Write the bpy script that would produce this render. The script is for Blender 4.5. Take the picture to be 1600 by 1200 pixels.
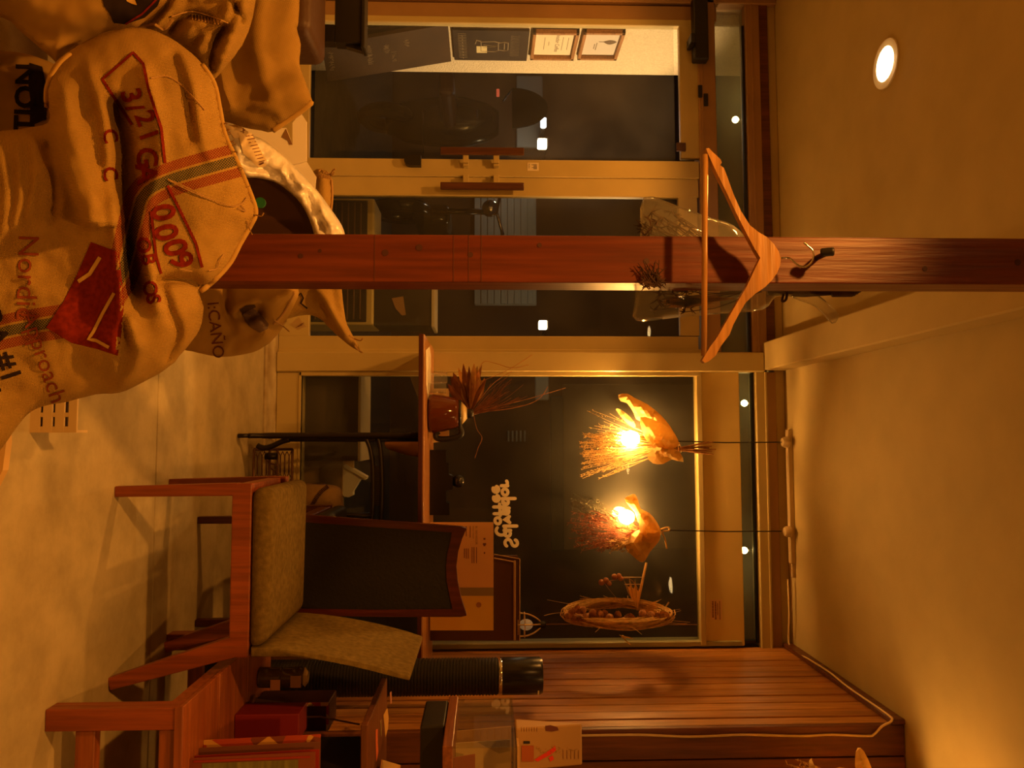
import bpy, bmesh, math, random
from mathutils import Vector, Matrix, noise
from mathutils.geometry import delaunay_2d_cdt, tessellate_polygon
random.seed(7)
for o in list(bpy.data.objects): bpy.data.objects.remove(o)
SC = bpy.context.scene
COL = SC.collection
PI = math.pi
# ------------------------------------------------------------------ camera
FPX = 1200.0
YAW, PITCH = math.radians(3.86), math.radians(1.86)
CAM = Vector((0, 0, 1.05))
FW = Vector((-math.sin(YAW)*math.cos(PITCH), math.cos(YAW)*math.cos(PITCH), math.sin(PITCH)))
LF = Vector((-math.cos(YAW), -math.sin(YAW), 0))
UP = LF.cross(-FW).normalized() if LF.cross(-FW).z > 0 else FW.cross(LF).normalized()
cd = bpy.data.cameras.new('camera'); cam = bpy.data.objects.new('camera', cd); COL.objects.link(cam)
cd.sensor_width = 36; cd.lens = 36*FPX/1600; cd.clip_start = .02; cd.clip_end = 200
# the phone was held upright and the picture is stored lying on its side: image right = world up, image top = world left
cam.matrix_world = Matrix(((UP.x, LF.x, -FW.x, CAM.x), (UP.y, LF.y, -FW.y, CAM.y), (UP.z, LF.z, -FW.z, CAM.z), (0, 0, 0, 1)))
SC.camera = cam
def ray(px, py): return FW + UP*((px-800)/FPX) + LF*((600-py)/FPX)
def at(px, py, Y): d = ray(px, py); return CAM + d*((Y-CAM.y)/d.y)
def onz(px, py, z): d = ray(px, py); return CAM + d*((z-CAM.z)/d.z)
def onx(px, py, x): d = ray(px, py); return CAM + d*((x-CAM.x)/d.x)
def Zp(px, Y, py=650): return at(px, py, Y).z
def Xp(py, Y, px=761): return at(px, py, Y).x
D = onz(430, 620, 0).y          # inner face of the shop front
CEIL = at(1236, 1000, D).z
XR = at(1215, 1010, D).x     # slatted right wall
YF = onx(1382, 1131, XR).y      # where the slatted wall ends towards the camera
XL = -2.32
# ------------------------------------------------------------------ world, lamps, exposure
w = bpy.data.worlds.new('night'); SC.world = w; w.use_nodes = True
w.node_tree.nodes['Background'].inputs[0].default_value = (.5, .55, .7, 1)
w.node_tree.nodes['Background'].inputs[1].default_value = .006
SC.view_settings.view_transform = 'Standard'; SC.view_settings.look = 'None'
SC.view_settings.exposure = 0.0; SC.view_settings.gamma = 1; SC.view_settings.use_curve_mapping = False
WARM = (1.0, .375, .055); BULBC = (1.0, .46, .10)
def lamp(kind, loc, power, color=WARM, size=.05, rot=None, spot=None, blend=.6):
    l = bpy.data.lights.new('lamp_light', kind); l.energy = power; l.color = color
    o = bpy.data.objects.new('lamp_light', l); COL.objects.link(o); o.location = loc
    if kind in ('POINT', 'SPOT'): l.shadow_soft_size = size
    if kind == 'SPOT': l.spot_size = spot or math.radians(140); l.spot_blend = blend
    if rot: o.rotation_euler = rot
    return o
DLS = [onz(1385, 100, CEIL), Vector((1.22, 1.36, CEIL)), Vector((-.95, .68, CEIL)), Vector((.35, -.5, CEIL))]
DLP = [80, 9, 168, 112]
for p, e in zip(DLS, DLP): lamp('SPOT', (p.x, p.y, CEIL-.035), e, size=.05, spot=math.radians(138), blend=.35)
PEND = [at(985, 686, D-.095), at(979, 808, D-.095), Vector((1.17, 2.46, 2.29))]
# ------------------------------------------------------------------ materials
MATS = {}
def mat(name, col, rough=.6, metal=0, var=.0, scale=20, bump=0, bscale=None, stretch=None, trans=0, emit=None, estr=0, spec=.5, col2=None, translucent=0, alpha=1):
    if name in MATS: return MATS[name]
    m = bpy.data.materials.new(name); m.use_nodes = True; MATS[name] = m
    nt = m.node_tree; N = nt.nodes; L = nt.links; b = N['Principled BSDF']; out = N['Material Output']
    b.inputs['Base Color'].default_value = (*col, 1); b.inputs['Roughness'].default_value = rough
    b.inputs['Metallic'].default_value = metal; b.inputs['Specular IOR Level'].default_value = spec
    b.inputs['Transmission Weight'].default_value = trans
    tc = N.new('ShaderNodeTexCoord'); mp = N.new('ShaderNodeMapping'); L.new(tc.outputs['Object'], mp.inputs[0])
    if stretch: mp.inputs['Scale'].default_value = stretch
    if var or col2:
        n = N.new('ShaderNodeTexNoise'); n.inputs['Scale'].default_value = scale; n.inputs['Detail'].default_value = 5
        L.new(mp.outputs[0], n.inputs['Vector'])
        r = N.new('ShaderNodeValToRGB'); L.new(n.outputs[0], r.inputs[0])
        c2 = col2 or tuple(min(1, c*(1+var)) for c in col)
        r.color_ramp.elements[0].position = .32; r.color_ramp.elements[1].position = .68
        r.color_ramp.elements[0].color = (*[c*(1-var) for c in col], 1); r.color_ramp.elements[1].color = (*c2, 1)
        L.new(r.outputs[0], b.inputs['Base Color'])
    if bump:
        n2 = N.new('ShaderNodeTexNoise'); n2.inputs['Scale'].default_value = bscale or scale; n2.inputs['Detail'].default_value = 4
        L.new(mp.outputs[0], n2.inputs['Vector'])
        bp = N.new('ShaderNodeBump'); bp.inputs['Strength'].default_value = bump; bp.inputs['Distance'].default_value = .01
        L.new(n2.outputs[0], bp.inputs['Height']); L.new(bp.outputs[0], b.inputs['Normal'])
    if emit:
        b.inputs['Emission Color'].default_value = (*emit, 1); b.inputs['Emission Strength'].default_value = estr
    if translucent:
        t = N.new('ShaderNodeBsdfTranslucent'); t.inputs[0].default_value = (*col, 1)
        mx = N.new('ShaderNodeMixShader'); mx.inputs[0].default_value = translucent
        L.new(b.outputs[0], mx.inputs[1]); L.new(t.outputs[0], mx.inputs[2]); L.new(mx.outputs[0], out.inputs[0])
    return m
def wood(name, c1, c2, rough=.45, axis='z', scale=9, knots=False):
    if name in MATS: return MATS[name]
    st = {'x': (.06, 1, 1), 'y': (1, .06, 1), 'z': (1, 1, .06)}[axis]
    m = mat(name, c1, rough, col2=c2, scale=scale*3.2, stretch=st, bump=.25, bscale=scale*9)
    nt = m.node_tree; N = nt.nodes; L = nt.links; b = N['Principled BSDF']
    src = b.inputs['Base Color'].links[0].from_socket
    mp = [n for n in N if n.type == 'MAPPING'][0]
    n = N.new('ShaderNodeTexNoise'); n.inputs['Scale'].default_value = scale*14; n.inputs['Detail'].default_value = 3; L.new(mp.outputs[0], n.inputs['Vector'])
    r = N.new('ShaderNodeMapRange'); r.inputs[1].default_value = .35; r.inputs[2].default_value = .65; r.inputs[3].default_value = .72; r.inputs[4].default_value = 1.1
    L.new(n.outputs[0], r.inputs[0])
    mx = N.new('ShaderNodeMix'); mx.data_type = 'RGBA'; mx.blend_type = 'MULTIPLY'; mx.inputs[0].default_value = 1
    L.new(src, mx.inputs[6]); L.new(r.outputs[0], mx.inputs[7])
    last = mx.outputs[2]
    if knots:
        v = N.new('ShaderNodeTexVoronoi'); v.inputs['Scale'].default_value = 7.0
        tc = [q for q in N if q.type == 'TEX_COORD'][0]
        m2 = N.new('ShaderNodeMapping'); m2.inputs['Scale'].default_value = (1, 1, .8); L.new(tc.outputs['Object'], m2.inputs[0]); L.new(m2.outputs[0], v.inputs['Vector'])
        rr = N.new('ShaderNodeMapRange'); rr.inputs[1].default_value = .07; rr.inputs[2].default_value = .13; rr.inputs[3].default_value = .25; rr.inputs[4].default_value = 1
        L.new(v.outputs['Distance'], rr.inputs[0])
        mx2 = N.new('ShaderNodeMix'); mx2.data_type = 'RGBA'; mx2.blend_type = 'MULTIPLY'; mx2.inputs[0].default_value = 1
        L.new(last, mx2.inputs[6]); L.new(rr.outputs[0], mx2.inputs[7]); last = mx2.outputs[2]
    L.new(last, b.inputs['Base Color'])
    return m
def glass(name, haze=.03, tint=(.9, .92, .9), ior=1.28, grough=.0, hazecol=(.8, .78, .7)):
    if name in MATS: return MATS[name]
    m = bpy.data.materials.new(name); m.use_nodes = True; MATS[name] = m
    nt = m.node_tree; N = nt.nodes; L = nt.links; N.remove(N['Principled BSDF']); out = N['Material Output']
    tr = N.new('ShaderNodeBsdfTransparent'); tr.inputs[0].default_value = (*tint, 1)
    gl = N.new('ShaderNodeBsdfGlossy'); gl.inputs['Roughness'].default_value = grough
    lw = N.new('ShaderNodeLayerWeight'); pw = N.new('ShaderNodeMath'); pw.operation = 'POWER'; pw.inputs[1].default_value = 5; L.new(lw.outputs['Facing'], pw.inputs[0])
    f0 = ((ior-1)/(ior+1))**2; fr = N.new('ShaderNodeMath'); fr.operation = 'MULTIPLY_ADD'; fr.inputs[1].default_value = 1-f0; fr.inputs[2].default_value = f0; L.new(pw.outputs[0], fr.inputs[0])
    mx = N.new('ShaderNodeMixShader'); L.new(fr.outputs[0], mx.inputs[0]); L.new(tr.outputs[0], mx.inputs[1]); L.new(gl.outputs[0], mx.inputs[2])
    df = N.new('ShaderNodeBsdfDiffuse'); df.inputs[0].default_value = (*hazecol, 1)
    tl = N.new('ShaderNodeBsdfTranslucent'); tl.inputs[0].default_value = (*hazecol, 1)
    ms = N.new('ShaderNodeMixShader'); ms.inputs[0].default_value = .3; L.new(df.outputs[0], ms.inputs[1]); L.new(tl.outputs[0], ms.inputs[2])
    nz = N.new('ShaderNodeTexNoise'); nz.inputs['Scale'].default_value = 3; nz.inputs['Detail'].default_value = 6
    tc = N.new('ShaderNodeTexCoord'); L.new(tc.outputs['Object'], nz.inputs['Vector'])
    mr = N.new('ShaderNodeMapRange'); mr.inputs[1].default_value = .3; mr.inputs[2].default_value = .7; mr.inputs[3].default_value = haze*.5; mr.inputs[4].default_value = haze*1.4
    L.new(nz.outputs[0], mr.inputs[0])
    m2 = N.new('ShaderNodeMixShader'); L.new(mr.outputs[0], m2.inputs[0]); L.new(mx.outputs[0], m2.inputs[1]); L.new(ms.outputs[0], m2.inputs[2])
    L.new(m2.outputs[0], out.inputs[0])
    return m
def emis(name, col, s):
    if name in MATS: return MATS[name]
    return mat(name, (.8, .8, .8), .5, emit=col, estr=s)
# ------------------------------------------------------------------ object helpers
ORG = {}
def BM(): return bmesh.new()
def obj(name, bm, m, parent=None, smooth=False, label=None, kind=None):
    me = bpy.data.meshes.new(name)
    if parent is not None:
        off = ORG[parent.name]
        bmesh.ops.translate(bm, verts=bm.verts, vec=-off)
    bmesh.ops.recalc_face_normals(bm, faces=bm.faces)
    if smooth:
        for f in bm.faces: f.smooth = True
    bm.to_mesh(me); bm.free()
    for mm in (m if isinstance(m, (list, tuple)) else [m]): me.materials.append(mm)
    if smooth == 'auto':
        try: me.set_sharp_from_angle(angle=math.radians(40))
        except Exception: pass
    o = bpy.data.objects.new(name, me); COL.objects.link(o)
    if parent is not None: o.parent = parent; ORG[o.name] = ORG[parent.name]
    else: ORG[o.name] = Vector((0, 0, 0))
    if label: o['label'] = label
    if kind: o['kind'] = kind
    return o
def thing(name, label, cat, loc=(0, 0, 0), group=None):
    o = bpy.data.objects.new(name, None); COL.objects.link(o); o.location = loc; o.empty_display_size = .05
    o['label'] = label; o['category'] = cat
    if group: o['group'] = group
    ORG[o.name] = Vector(loc); return o
def tag(o, label, cat, group=None):
    o['label'] = label; o['category'] = cat
    if group: o['group'] = group
    return o
def struct(name, bm=None, m=None):
    if bm is None:
        o = bpy.data.objects.new(name, None); COL.objects.link(o); ORG[o.name] = Vector((0, 0, 0))
    else: o = obj(name, bm, m)
    o['kind'] = 'structure'; return o
def rebase(o, loc):
    """move a single mesh object's origin to loc without moving the mesh"""
    loc = Vector(loc); o.data.transform(Matrix.Translation(-loc)); o.location = loc; ORG[o.name] = loc; return o
def box(bm, x0, x1, y0, y1, z0, z1, bevel=0, seg=2, M=None):
    vs = [bm.verts.new((x, y, z)) for x in (x0, x1) for y in (y0, y1) for z in (z0, z1)]
    fs = [bm.faces.new([vs[i] for i in f]) for f in ((0, 1, 3, 2), (4, 6, 7, 5), (0, 4, 5, 1), (2, 3, 7, 6), (0, 2, 6, 4), (1, 5, 7, 3))]
    if M is not None: bmesh.ops.transform(bm, matrix=M, verts=vs)
    if bevel:
        es = list({e for f in fs for e in f.edges})
        bmesh.ops.bevel(bm, geom=es, offset=bevel, segments=seg, profile=.5, affect='EDGES')
    return vs
def hexa(bm, P, bevel=0, seg=2):
    """8 points: bottom loop 0-3, top loop 4-7"""
    vs = [bm.verts.new(p) for p in P]
    fs = [bm.faces.new([vs[i] for i in f]) for f in ((3, 2, 1, 0), (4, 5, 6, 7), (0, 1, 5, 4), (1, 2, 6, 5), (2, 3, 7, 6), (3, 0, 4, 7))]
    if bevel: bmesh.ops.bevel(bm, geom=list({e for f in fs for e in f.edges}), offset=bevel, segments=seg, profile=.5, affect='EDGES')
def bar(bm, a, b, wx, wy, wx2=None, wy2=None, bevel=.003, side=None):
    """square bar from a to b; section wx along world-ish x, wy along y"""
    a, b = Vector(a), Vector(b); d = (b-a).normalized()
    sx = Vector(side) if side else Vector((1, 0, 0))
    sy = d.cross(sx)
    if sy.length < .1: sx = Vector((0, 1, 0)); sy = d.cross(sx)
    sy.normalize(); sx = sy.cross(d).normalized()
    wx2 = wx2 or wx; wy2 = wy2 or wy; P = []
    for c, u, v in ((a, wx, wy), (b, wx2, wy2)):
        P += [c-sx*u/2-sy*v/2, c+sx*u/2-sy*v/2, c+sx*u/2+sy*v/2, c-sx*u/2+sy*v/2]
    hexa(bm, P, bevel)
def tube(bm, pts, r, n=8, cap=True):
    pts = [Vector(p) for p in pts]; rs = r if isinstance(r, (list, tuple)) else [r]*len(pts)
    rings = []; prev = None
    for i, p in enumerate(pts):
        d = (pts[min(i+1, len(pts)-1)]-pts[max(i-1, 0)])
        if d.length < 1e-9: d = Vector((0, 0, 1))
        d.normalize()
        if prev is None:
            a = Vector((0, 0, 1)) if abs(d.z) < .9 else Vector((1, 0, 0)); u = d.cross(a).normalized()
        else:
            u = (prev - d*prev.dot(d))
            u = u.normalized() if u.length > 1e-6 else d.orthogonal().normalized()
        prev = u; v = d.cross(u)
        rings.append([bm.verts.new(p + (u*math.cos(2*PI*k/n)+v*math.sin(2*PI*k/n))*rs[i]) for k in range(n)])
    for a, b in zip(rings, rings[1:]):
        for k in range(n): bm.faces.new((a[k], a[(k+1) % n], b[(k+1) % n], b[k]))
    if cap:
        bm.faces.new(rings[0][::-1]); bm.faces.new(rings[-1])
def smoothpts(P, k=6, closed=False):
    P = [Vector(p) for p in P]; n = len(P); out = []
    rng = range(n) if closed else range(n-1)
    for i in rng:
        p0 = P[(i-1) % n] if closed or i > 0 else P[0]; p1 = P[i]; p2 = P[(i+1) % n]
        p3 = P[(i+2) % n] if closed or i+2 < n else P[-1]
        for j in range(k):
            t = j/k
            out.append(.5*((2*p1)+(-p0+p2)*t+(2*p0-5*p1+4*p2-p3)*t*t+(-p0+3*p1-3*p2+p3)*t**3))
    if not closed: out.append(P[-1])
    return out
def lathe(bm, prof, c=(0, 0, 0), n=28, M=None, cap=True):
    c = Vector(c); rings = []
    for r, z in prof:
        ring = []
        for k in range(n):
            p = Vector((r*math.cos(2*PI*k/n), r*math.sin(2*PI*k/n), z))
            if M is not None: p = M @ p
            ring.append(bm.verts.new(c+p))
        rings.append(ring)
    for a, b in zip(rings, rings[1:]):
        for k in range(n): bm.faces.new((a[k], a[(k+1) % n], b[(k+1) % n], b[k]))
    if cap: bm.faces.new(rings[0][::-1]); bm.faces.new(rings[-1])
def prism(bm, P, d):
    """polygon of 3-D points swept by vector d"""
    P = [Vector(p) for p in P]; d = Vector(d)
    a = [bm.verts.new(p) for p in P]; b = [bm.verts.new(p+d) for p in P]; n = len(P)
    if n > 4:
        for t in tessellate_polygon([P]): bm.faces.new([a[i] for i in t]); bm.faces.new([b[i] for i in t[::-1]])
    else: bm.faces.new(a); bm.faces.new(b[::-1])
    for i in range(n): bm.faces.new((a[i], b[i], b[(i+1) % n], a[(i+1) % n]))
def ball(bm, c, r, seg=12, ring=8, sc=(1, 1, 1)):
    M = Matrix.Translation(Vector(c)) @ Matrix.Diagonal((*[r*s for s in sc], 1))
    bmesh.ops.create_uvsphere(bm, u_segments=seg, v_segments=ring, radius=1, matrix=M)
def text_tris(body, size=1.0, offset=0, extrude=0, res=4, align='LEFT', shear=0, spacing=1.0, line=1.0):
    cu = bpy.data.curves.new('txt', 'FONT'); cu.body = body; cu.size = size; cu.offset = offset; cu.extrude = extrude
    cu.resolution_u = res; cu.align_x = align; cu.shear = shear; cu.space_character = spacing; cu.space_line = line
    o = bpy.data.objects.new('txt', cu); COL.objects.link(o)
    bpy.context.view_layer.update()
    me = bpy.data.meshes.new_from_object(o.evaluated_get(bpy.context.evaluated_depsgraph_get()))
    V = [v.co.copy() for v in me.vertices]; F = [list(p.vertices) for p in me.polygons]
    bpy.data.objects.remove(o); bpy.data.curves.remove(cu); bpy.data.meshes.remove(me)
    return V, F
def add_text(bm, body, O, ax, ay, size, **kw):
    """flat text with origin O, reading axis ax and up axis ay"""
    V, F = text_tris(body, size, **kw); ax = Vector(ax).normalized(); ay = Vector(ay).normalized(); az = ax.cross(ay); O = Vector(O)
    vs = [bm.verts.new(O+ax*v.x+ay*v.y+az*v.z) for v in V]
    for f in F:
        try: bm.faces.new([vs[i] for i in f])
        except ValueError: pass
# ------------------------------------------------------------------ cloth built from an outline, with its own depth and folds
def pdist(p, L):
    best = 1e9; sg = 0
    for a, b in zip(L, L[1:]):
        ab = (b[0]-a[0], b[1]-a[1]); ap = (p[0]-a[0], p[1]-a[1]); q = ab[0]**2+ab[1]**2
        t = max(0, min(1, (ap[0]*ab[0]+ap[1]*ab[1])/q)) if q else 0
        dx, dy = ap[0]-t*ab[0], ap[1]-t*ab[1]; d = math.hypot(dx, dy)
        if d < best: best = d; sg = 1 if ab[0]*ap[1]-ab[1]*ap[0] > 0 else -1
    return best, sg
def inside(p, P):
    c = False; n = len(P)
    for i in range(n):
        a, b = P[i], P[i-1]
        if (a[1] > p[1]) != (b[1] > p[1]) and p[0] < (b[0]-a[0])*(p[1]-a[1])/(b[1]-a[1])+a[0]: c = not c
    return c
class Cloth:
    def __init__(s, poly, Y, bulge=.1, back=.06, R=90, folds=(), wr=.006, wsc=.02, step=7, k=4, seed=0, tilt=0, stripes=(), rough=0):
        s.P = [tuple(v)[:2] for v in smoothpts([(a, b, 0) for a, b in poly], k, True)]
        if rough:
            s.P = [(a+rough*noise.noise((i*.9, seed, 0)), b+rough*noise.noise((i*.9, seed+9, 0))) for i, (a, b) in enumerate(s.P)]
        s.Y = Y; s.b = bulge; s.bk = back; s.R = R; s.folds = [([tuple(v)[:2] for v in smoothpts([(a, b, 0) for a, b in f[0]], 4)], *f[1:]) for f in folds]
        s.wr = wr; s.wsc = wsc; s.step = step; s.seed = seed; s.tilt = tilt
        s.stripes = [[tuple(v)[:2] for v in smoothpts([(a, b, 0) for a, b in f], 4)] for f in stripes]
    def h(s, p, d=None):
        if d is None: d = pdist(p, s.P+[s.P[0]])[0]
        t = min(d/s.R, 1); e = math.sqrt(max(0, 1-(1-t)**2)); h = s.b*e
        e2 = min(1, d/12)
        for L, wd, amp, kind in s.folds:
            q, sg = pdist(p, L)
            if kind == 'r': h += amp*math.exp(-(q/wd)**2)*e2
            else:
                v = sg*q/wd
                h += amp*(.5+.5*math.tanh(v*2))*math.exp(-(q/(wd*5))**2)*e2
        h += s.wr*e2*(noise.noise((p[0]*s.wsc, p[1]*s.wsc, s.seed))+.5*noise.noise((p[0]*s.wsc*2.3, p[1]*s.wsc*2.3, s.seed+4))+.4*(.5-abs(noise.noise((p[0]*s.wsc*3.1, p[1]*s.wsc*2.2, s.seed+7)))))
        return h
    def pos(s, p, off=0, d=None): return at(p[0], p[1], s.Y+s.tilt*(p[0]-200) - s.h(p, d) - off)
    def mesh(s, sub=None):
        xs = [p[0] for p in s.P]; ys = [p[1] for p in s.P]; pts = [Vector(p) for p in s.P]; nb = len(pts); D_ = [0]*nb
        C = s.P+[s.P[0]]; y = min(ys); row = 0
        while y < max(ys):
            x = min(xs)+(s.step/2 if row % 2 else 0)
            while x < max(xs):
                if inside((x, y), s.P):
                    d = pdist((x, y), C)[0]
                    if d > s.step*.55: pts.append(Vector((x, y))); D_.append(d)
                x += s.step
            y += s.step*.866; row += 1
        v2, e2, f2, *_ = delaunay_2d_cdt(pts, [(i, (i+1) % nb) for i in range(nb)], [], 1, 1e-4)
        bm = BM(); uv = bm.loops.layers.uv.new('UVMap'); fl = bm.verts.layers.float.new('stripe')
        front = []; back = []
        for i, v in enumerate(v2):
            p = (v.x, v.y); d = pdist(p, C)[0] if i >= len(D_) else D_[i]
            front.append(bm.verts.new(s.pos(p, 0, d)))
            sv = 999.
            for L in s.stripes:
                q, sg = pdist(p, L); 
                if q < abs(sv): sv = q*sg
            front[-1][fl] = sv
            if d < .5 and i < nb: back.append(front[-1])
            else:
                t = min(d/s.R, 1); e = math.sqrt(max(0, 1-(1-t)**2))
                bv = bm.verts.new(at(p[0], p[1], s.Y+s.tilt*(p[0]-200)+s.bk*e+.0015)); bv[fl] = sv; back.append(bv)
        sc = s.Y/FPX
        for f in f2:
            if len(f) < 3 or len(set(f)) < 3: continue
            for arr, rev in ((front, False), (back, True)):
                if rev and all(front[i] is back[i] for i in f): continue
                ix = f[::-1] if rev else f
                try:
                    fc = bm.faces.new([arr[i] for i in ix])
                    for l, i in zip(fc.loops, ix): l[uv].uv = (v2[i].x*sc, v2[i].y*sc)
                except ValueError: pass
        return bm
    def text(s, bm, body, o, ang, size, off=.0025, warp=None, **kw):
        """text printed on the cloth; o = image point, ang = reading direction (0 = image down), size in px"""
        V, F = text_tris(body, 1, res=3, **kw); t = BM()
        vs = [t.verts.new(v) for v in V]
        for f in F:
            try: t.faces.new([vs[i] for i in f])
            except ValueError: pass
        bmesh.ops.triangulate(t, faces=t.faces)
        for _ in range(3):
            le = [e for e in t.edges if e.calc_length()*size > 7]
            if le: bmesh.ops.subdivide_edges(t, edges=le, cuts=1); bmesh.ops.triangulate(t, faces=[f for f in t.faces if len(f.verts) > 3])
        a = math.radians(ang); rx, ry = math.sin(a), math.cos(a)         # reading dir (image): angle 0 -> +y
        ux, uy = math.cos(a), -math.sin(a)
        mp = {}
        for v in t.verts:
            p = (o[0]+size*(v.co.x*rx+v.co.y*ux), o[1]+size*(v.co.x*ry+v.co.y*uy))
            if warp: p = warp(p, v.co)
            mp[v] = bm.verts.new(s.pos(p, off))
        for f in t.faces:
            try: bm.faces.new([mp[v] for v in f.verts])
            except ValueError: pass
        t.free()
    def patch(s, bm, poly, off=.002, step=6):
        pts = [Vector(p) for p in poly]; nb = len(pts); xs = [p[0] for p in poly]; ys = [p[1] for p in poly]
        P2 = []
        for i in range(nb):
            a, b = pts[i], pts[(i+1) % nb]; m = max(1, int((b-a).length/step))
            P2 += [a.lerp(b, j/m) for j in range(m)]
        n2 = len(P2); x = min(xs); loop = list(P2); tl = [tuple(p) for p in loop]
        while x < max(xs):
            y = min(ys)
            while y < max(ys):
                if inside((x, y), tl) and pdist((x, y), tl+[tl[0]])[0] > step*.5: P2.append(Vector((x, y)))
                y += step
            x += step
        v2, e2, f2, *_ = delaunay_2d_cdt(P2, [(i, (i+1) % n2) for i in range(n2)], [], 1, 1e-4)
        vs = [bm.verts.new(s.pos((v.x, v.y), off)) for v in v2]
        for f in f2:
            try: bm.faces.new([vs[i] for i in f])
            except ValueError: pass
    def line(s, bm, pts, wd, off=.002):
        P = [Vector(p) for p in pts]
        Q = []
        for a, b in zip(P, P[1:]):
            m = max(1, int((b-a).length/5)); Q += [a.lerp(b, j/m) for j in range(m)]
        Q.append(P[-1]); prev = None
        for i, p in enumerate(Q):
            d = (Q[min(i+1, len(Q)-1)]-Q[max(0, i-1)]).normalized(); nrm = Vector((-d.y, d.x))*wd/2
            cur = (bm.verts.new(s.pos(tuple(p+nrm), off)), bm.verts.new(s.pos(tuple(p-nrm), off)))
            if prev: bm.faces.new((prev[0], prev[1], cur[1], cur[0]))
            prev = cur
    def cord(s, bm, pts, r, off=.004, n=5):
        tube(bm, [s.pos(tuple(p)[:2], off) for p in smoothpts([(a, b, 0) for a, b in pts], 5)], r, n)
def burlap(name, col, stripes=False, ang=0.0, scale=1.0):
    if name in MATS: return MATS[name]
    m = bpy.data.materials.new(name); m.use_nodes = True; MATS[name] = m
    nt = m.node_tree; N = nt.nodes; L = nt.links; b = N['Principled BSDF']; b.inputs['Roughness'].default_value = .95; b.inputs['Specular IOR Level'].default_value = .1
    uv = N.new('ShaderNodeUVMap'); mp = N.new('ShaderNodeMapping'); mp.inputs['Rotation'].default_value = (0, 0, ang); L.new(uv.outputs[0], mp.inputs[0])
    sx = N.new('ShaderNodeSeparateXYZ'); L.new(mp.outputs[0], sx.inputs[0])
    def M(op, a, bb=None, c=None):
        n = N.new('ShaderNodeMath'); n.operation = op
        for i, q in enumerate((a, bb, c)):
            if q is None: continue
            if isinstance(q, (int, float)): n.inputs[i].default_value = q
            else: L.new(q, n.inputs[i])
        return n.outputs[0]
    f = 2*PI/.0052*scale
    nz0 = N.new('ShaderNodeTexNoise'); nz0.inputs['Scale'].default_value = 40; L.new(mp.outputs[0], nz0.inputs['Vector'])
    jit = M('MULTIPLY', nz0.outputs[0], 1.6)
    wa = M('SINE', M('ADD', M('MULTIPLY', sx.outputs[0], f), jit)); wb = M('SINE', M('ADD', M('MULTIPLY', sx.outputs[1], f), jit))
    weave = M('MULTIPLY', wa, wb)                      # -1..1 checker of over/under
    gap = M('MULTIPLY', M('POWER', M('ABSOLUTE', wa), .5), M('POWER', M('ABSOLUTE', wb), .5))
    nz = N.new('ShaderNodeTexNoise'); nz.inputs['Scale'].default_value = 9; nz.inputs['Detail'].default_value = 5; L.new(mp.outputs[0], nz.inputs['Vector'])
    v = M('ADD', M('MULTIPLY', gap, .55), M('MULTIPLY', nz.outputs[0], .95))
    r = N.new('ShaderNodeValToRGB'); L.new(v, r.inputs[0])
    r.color_ramp.elements[0].position = .15; r.color_ramp.elements[1].position = 1.05
    r.color_ramp.elements[0].color = (*[c*.38 for c in col], 1); r.color_ramp.elements[1].color = (*[min(1, c*1.25) for c in col], 1)
    last = r.outputs[0]
    if stripes:
        at_ = N.new('ShaderNodeAttribute'); at_.attribute_name = 'stripe'; t = at_.outputs['Fac']
        for c0, wd, cc in ((-19, 7.5, (.24, .022, .012)), (0, 8, (.035, .052, .042)), (19, 7.5, (.24, .022, .012))):
            inn = M('LESS_THAN', M('ABSOLUTE', M('SUBTRACT', t, c0)), wd)
            k = M('MULTIPLY', inn, M('ADD', M('MULTIPLY', M('GREATER_THAN', weave, -.15), .62), .33))
            mx = N.new('ShaderNodeMix'); mx.data_type = 'RGBA'; L.new(k, mx.inputs[0]); L.new(last, mx.inputs[6]); mx.inputs[7].default_value = (*cc, 1); last = mx.outputs[2]
    L.new(last, b.inputs['Base Color'])
    bp = N.new('ShaderNodeBump'); bp.inputs['Strength'].default_value = .8; bp.inputs['Distance'].default_value = .002
    L.new(M('ADD', gap, M('MULTIPLY', nz0.outputs[0], .4)), bp.inputs['Height']); L.new(bp.outputs[0], b.inputs['Normal'])
    return m
# ================================================================== the setting
PLASTER = mat('plaster', (.46, .36, .148), .85, var=.05, scale=6, bump=.08, bscale=60)
CREAM = mat('cream_aluminium', (.50, .40, .165), .38, var=.06, scale=5, spec=.6)
CREAMD = mat('brown_aluminium', (.33, .19, .075), .4, var=.08, scale=6)
DARKW = wood('dark_plank', (.10, .028, .008), (.17, .05, .014), .38, 'z', 8)
SLATM = [wood('slat_wood_%s' % k, c1, c2, .46, 'z', 8) for k, c1, c2 in (('a', (.40, .17, .035), (.54, .25, .06)), ('b', (.44, .195, .04), (.60, .285, .07)), ('c', (.35, .145, .03), (.50, .225, .05)))]
BLACK = mat('black_plastic', (.012, .010, .009), .45)
GLASS = glass('window_glass', .028)
FROST = glass('transom_glass', .22, hazecol=(.62, .66, .50), grough=.05)
CONC = mat('concrete', (.43, .35, .19), .72, col2=(.54, .455, .26), scale=2.6, bump=.12, bscale=35)
CONC.node_tree.nodes['Principled BSDF'].inputs['Specular IOR Level'].default_value = .3
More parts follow.
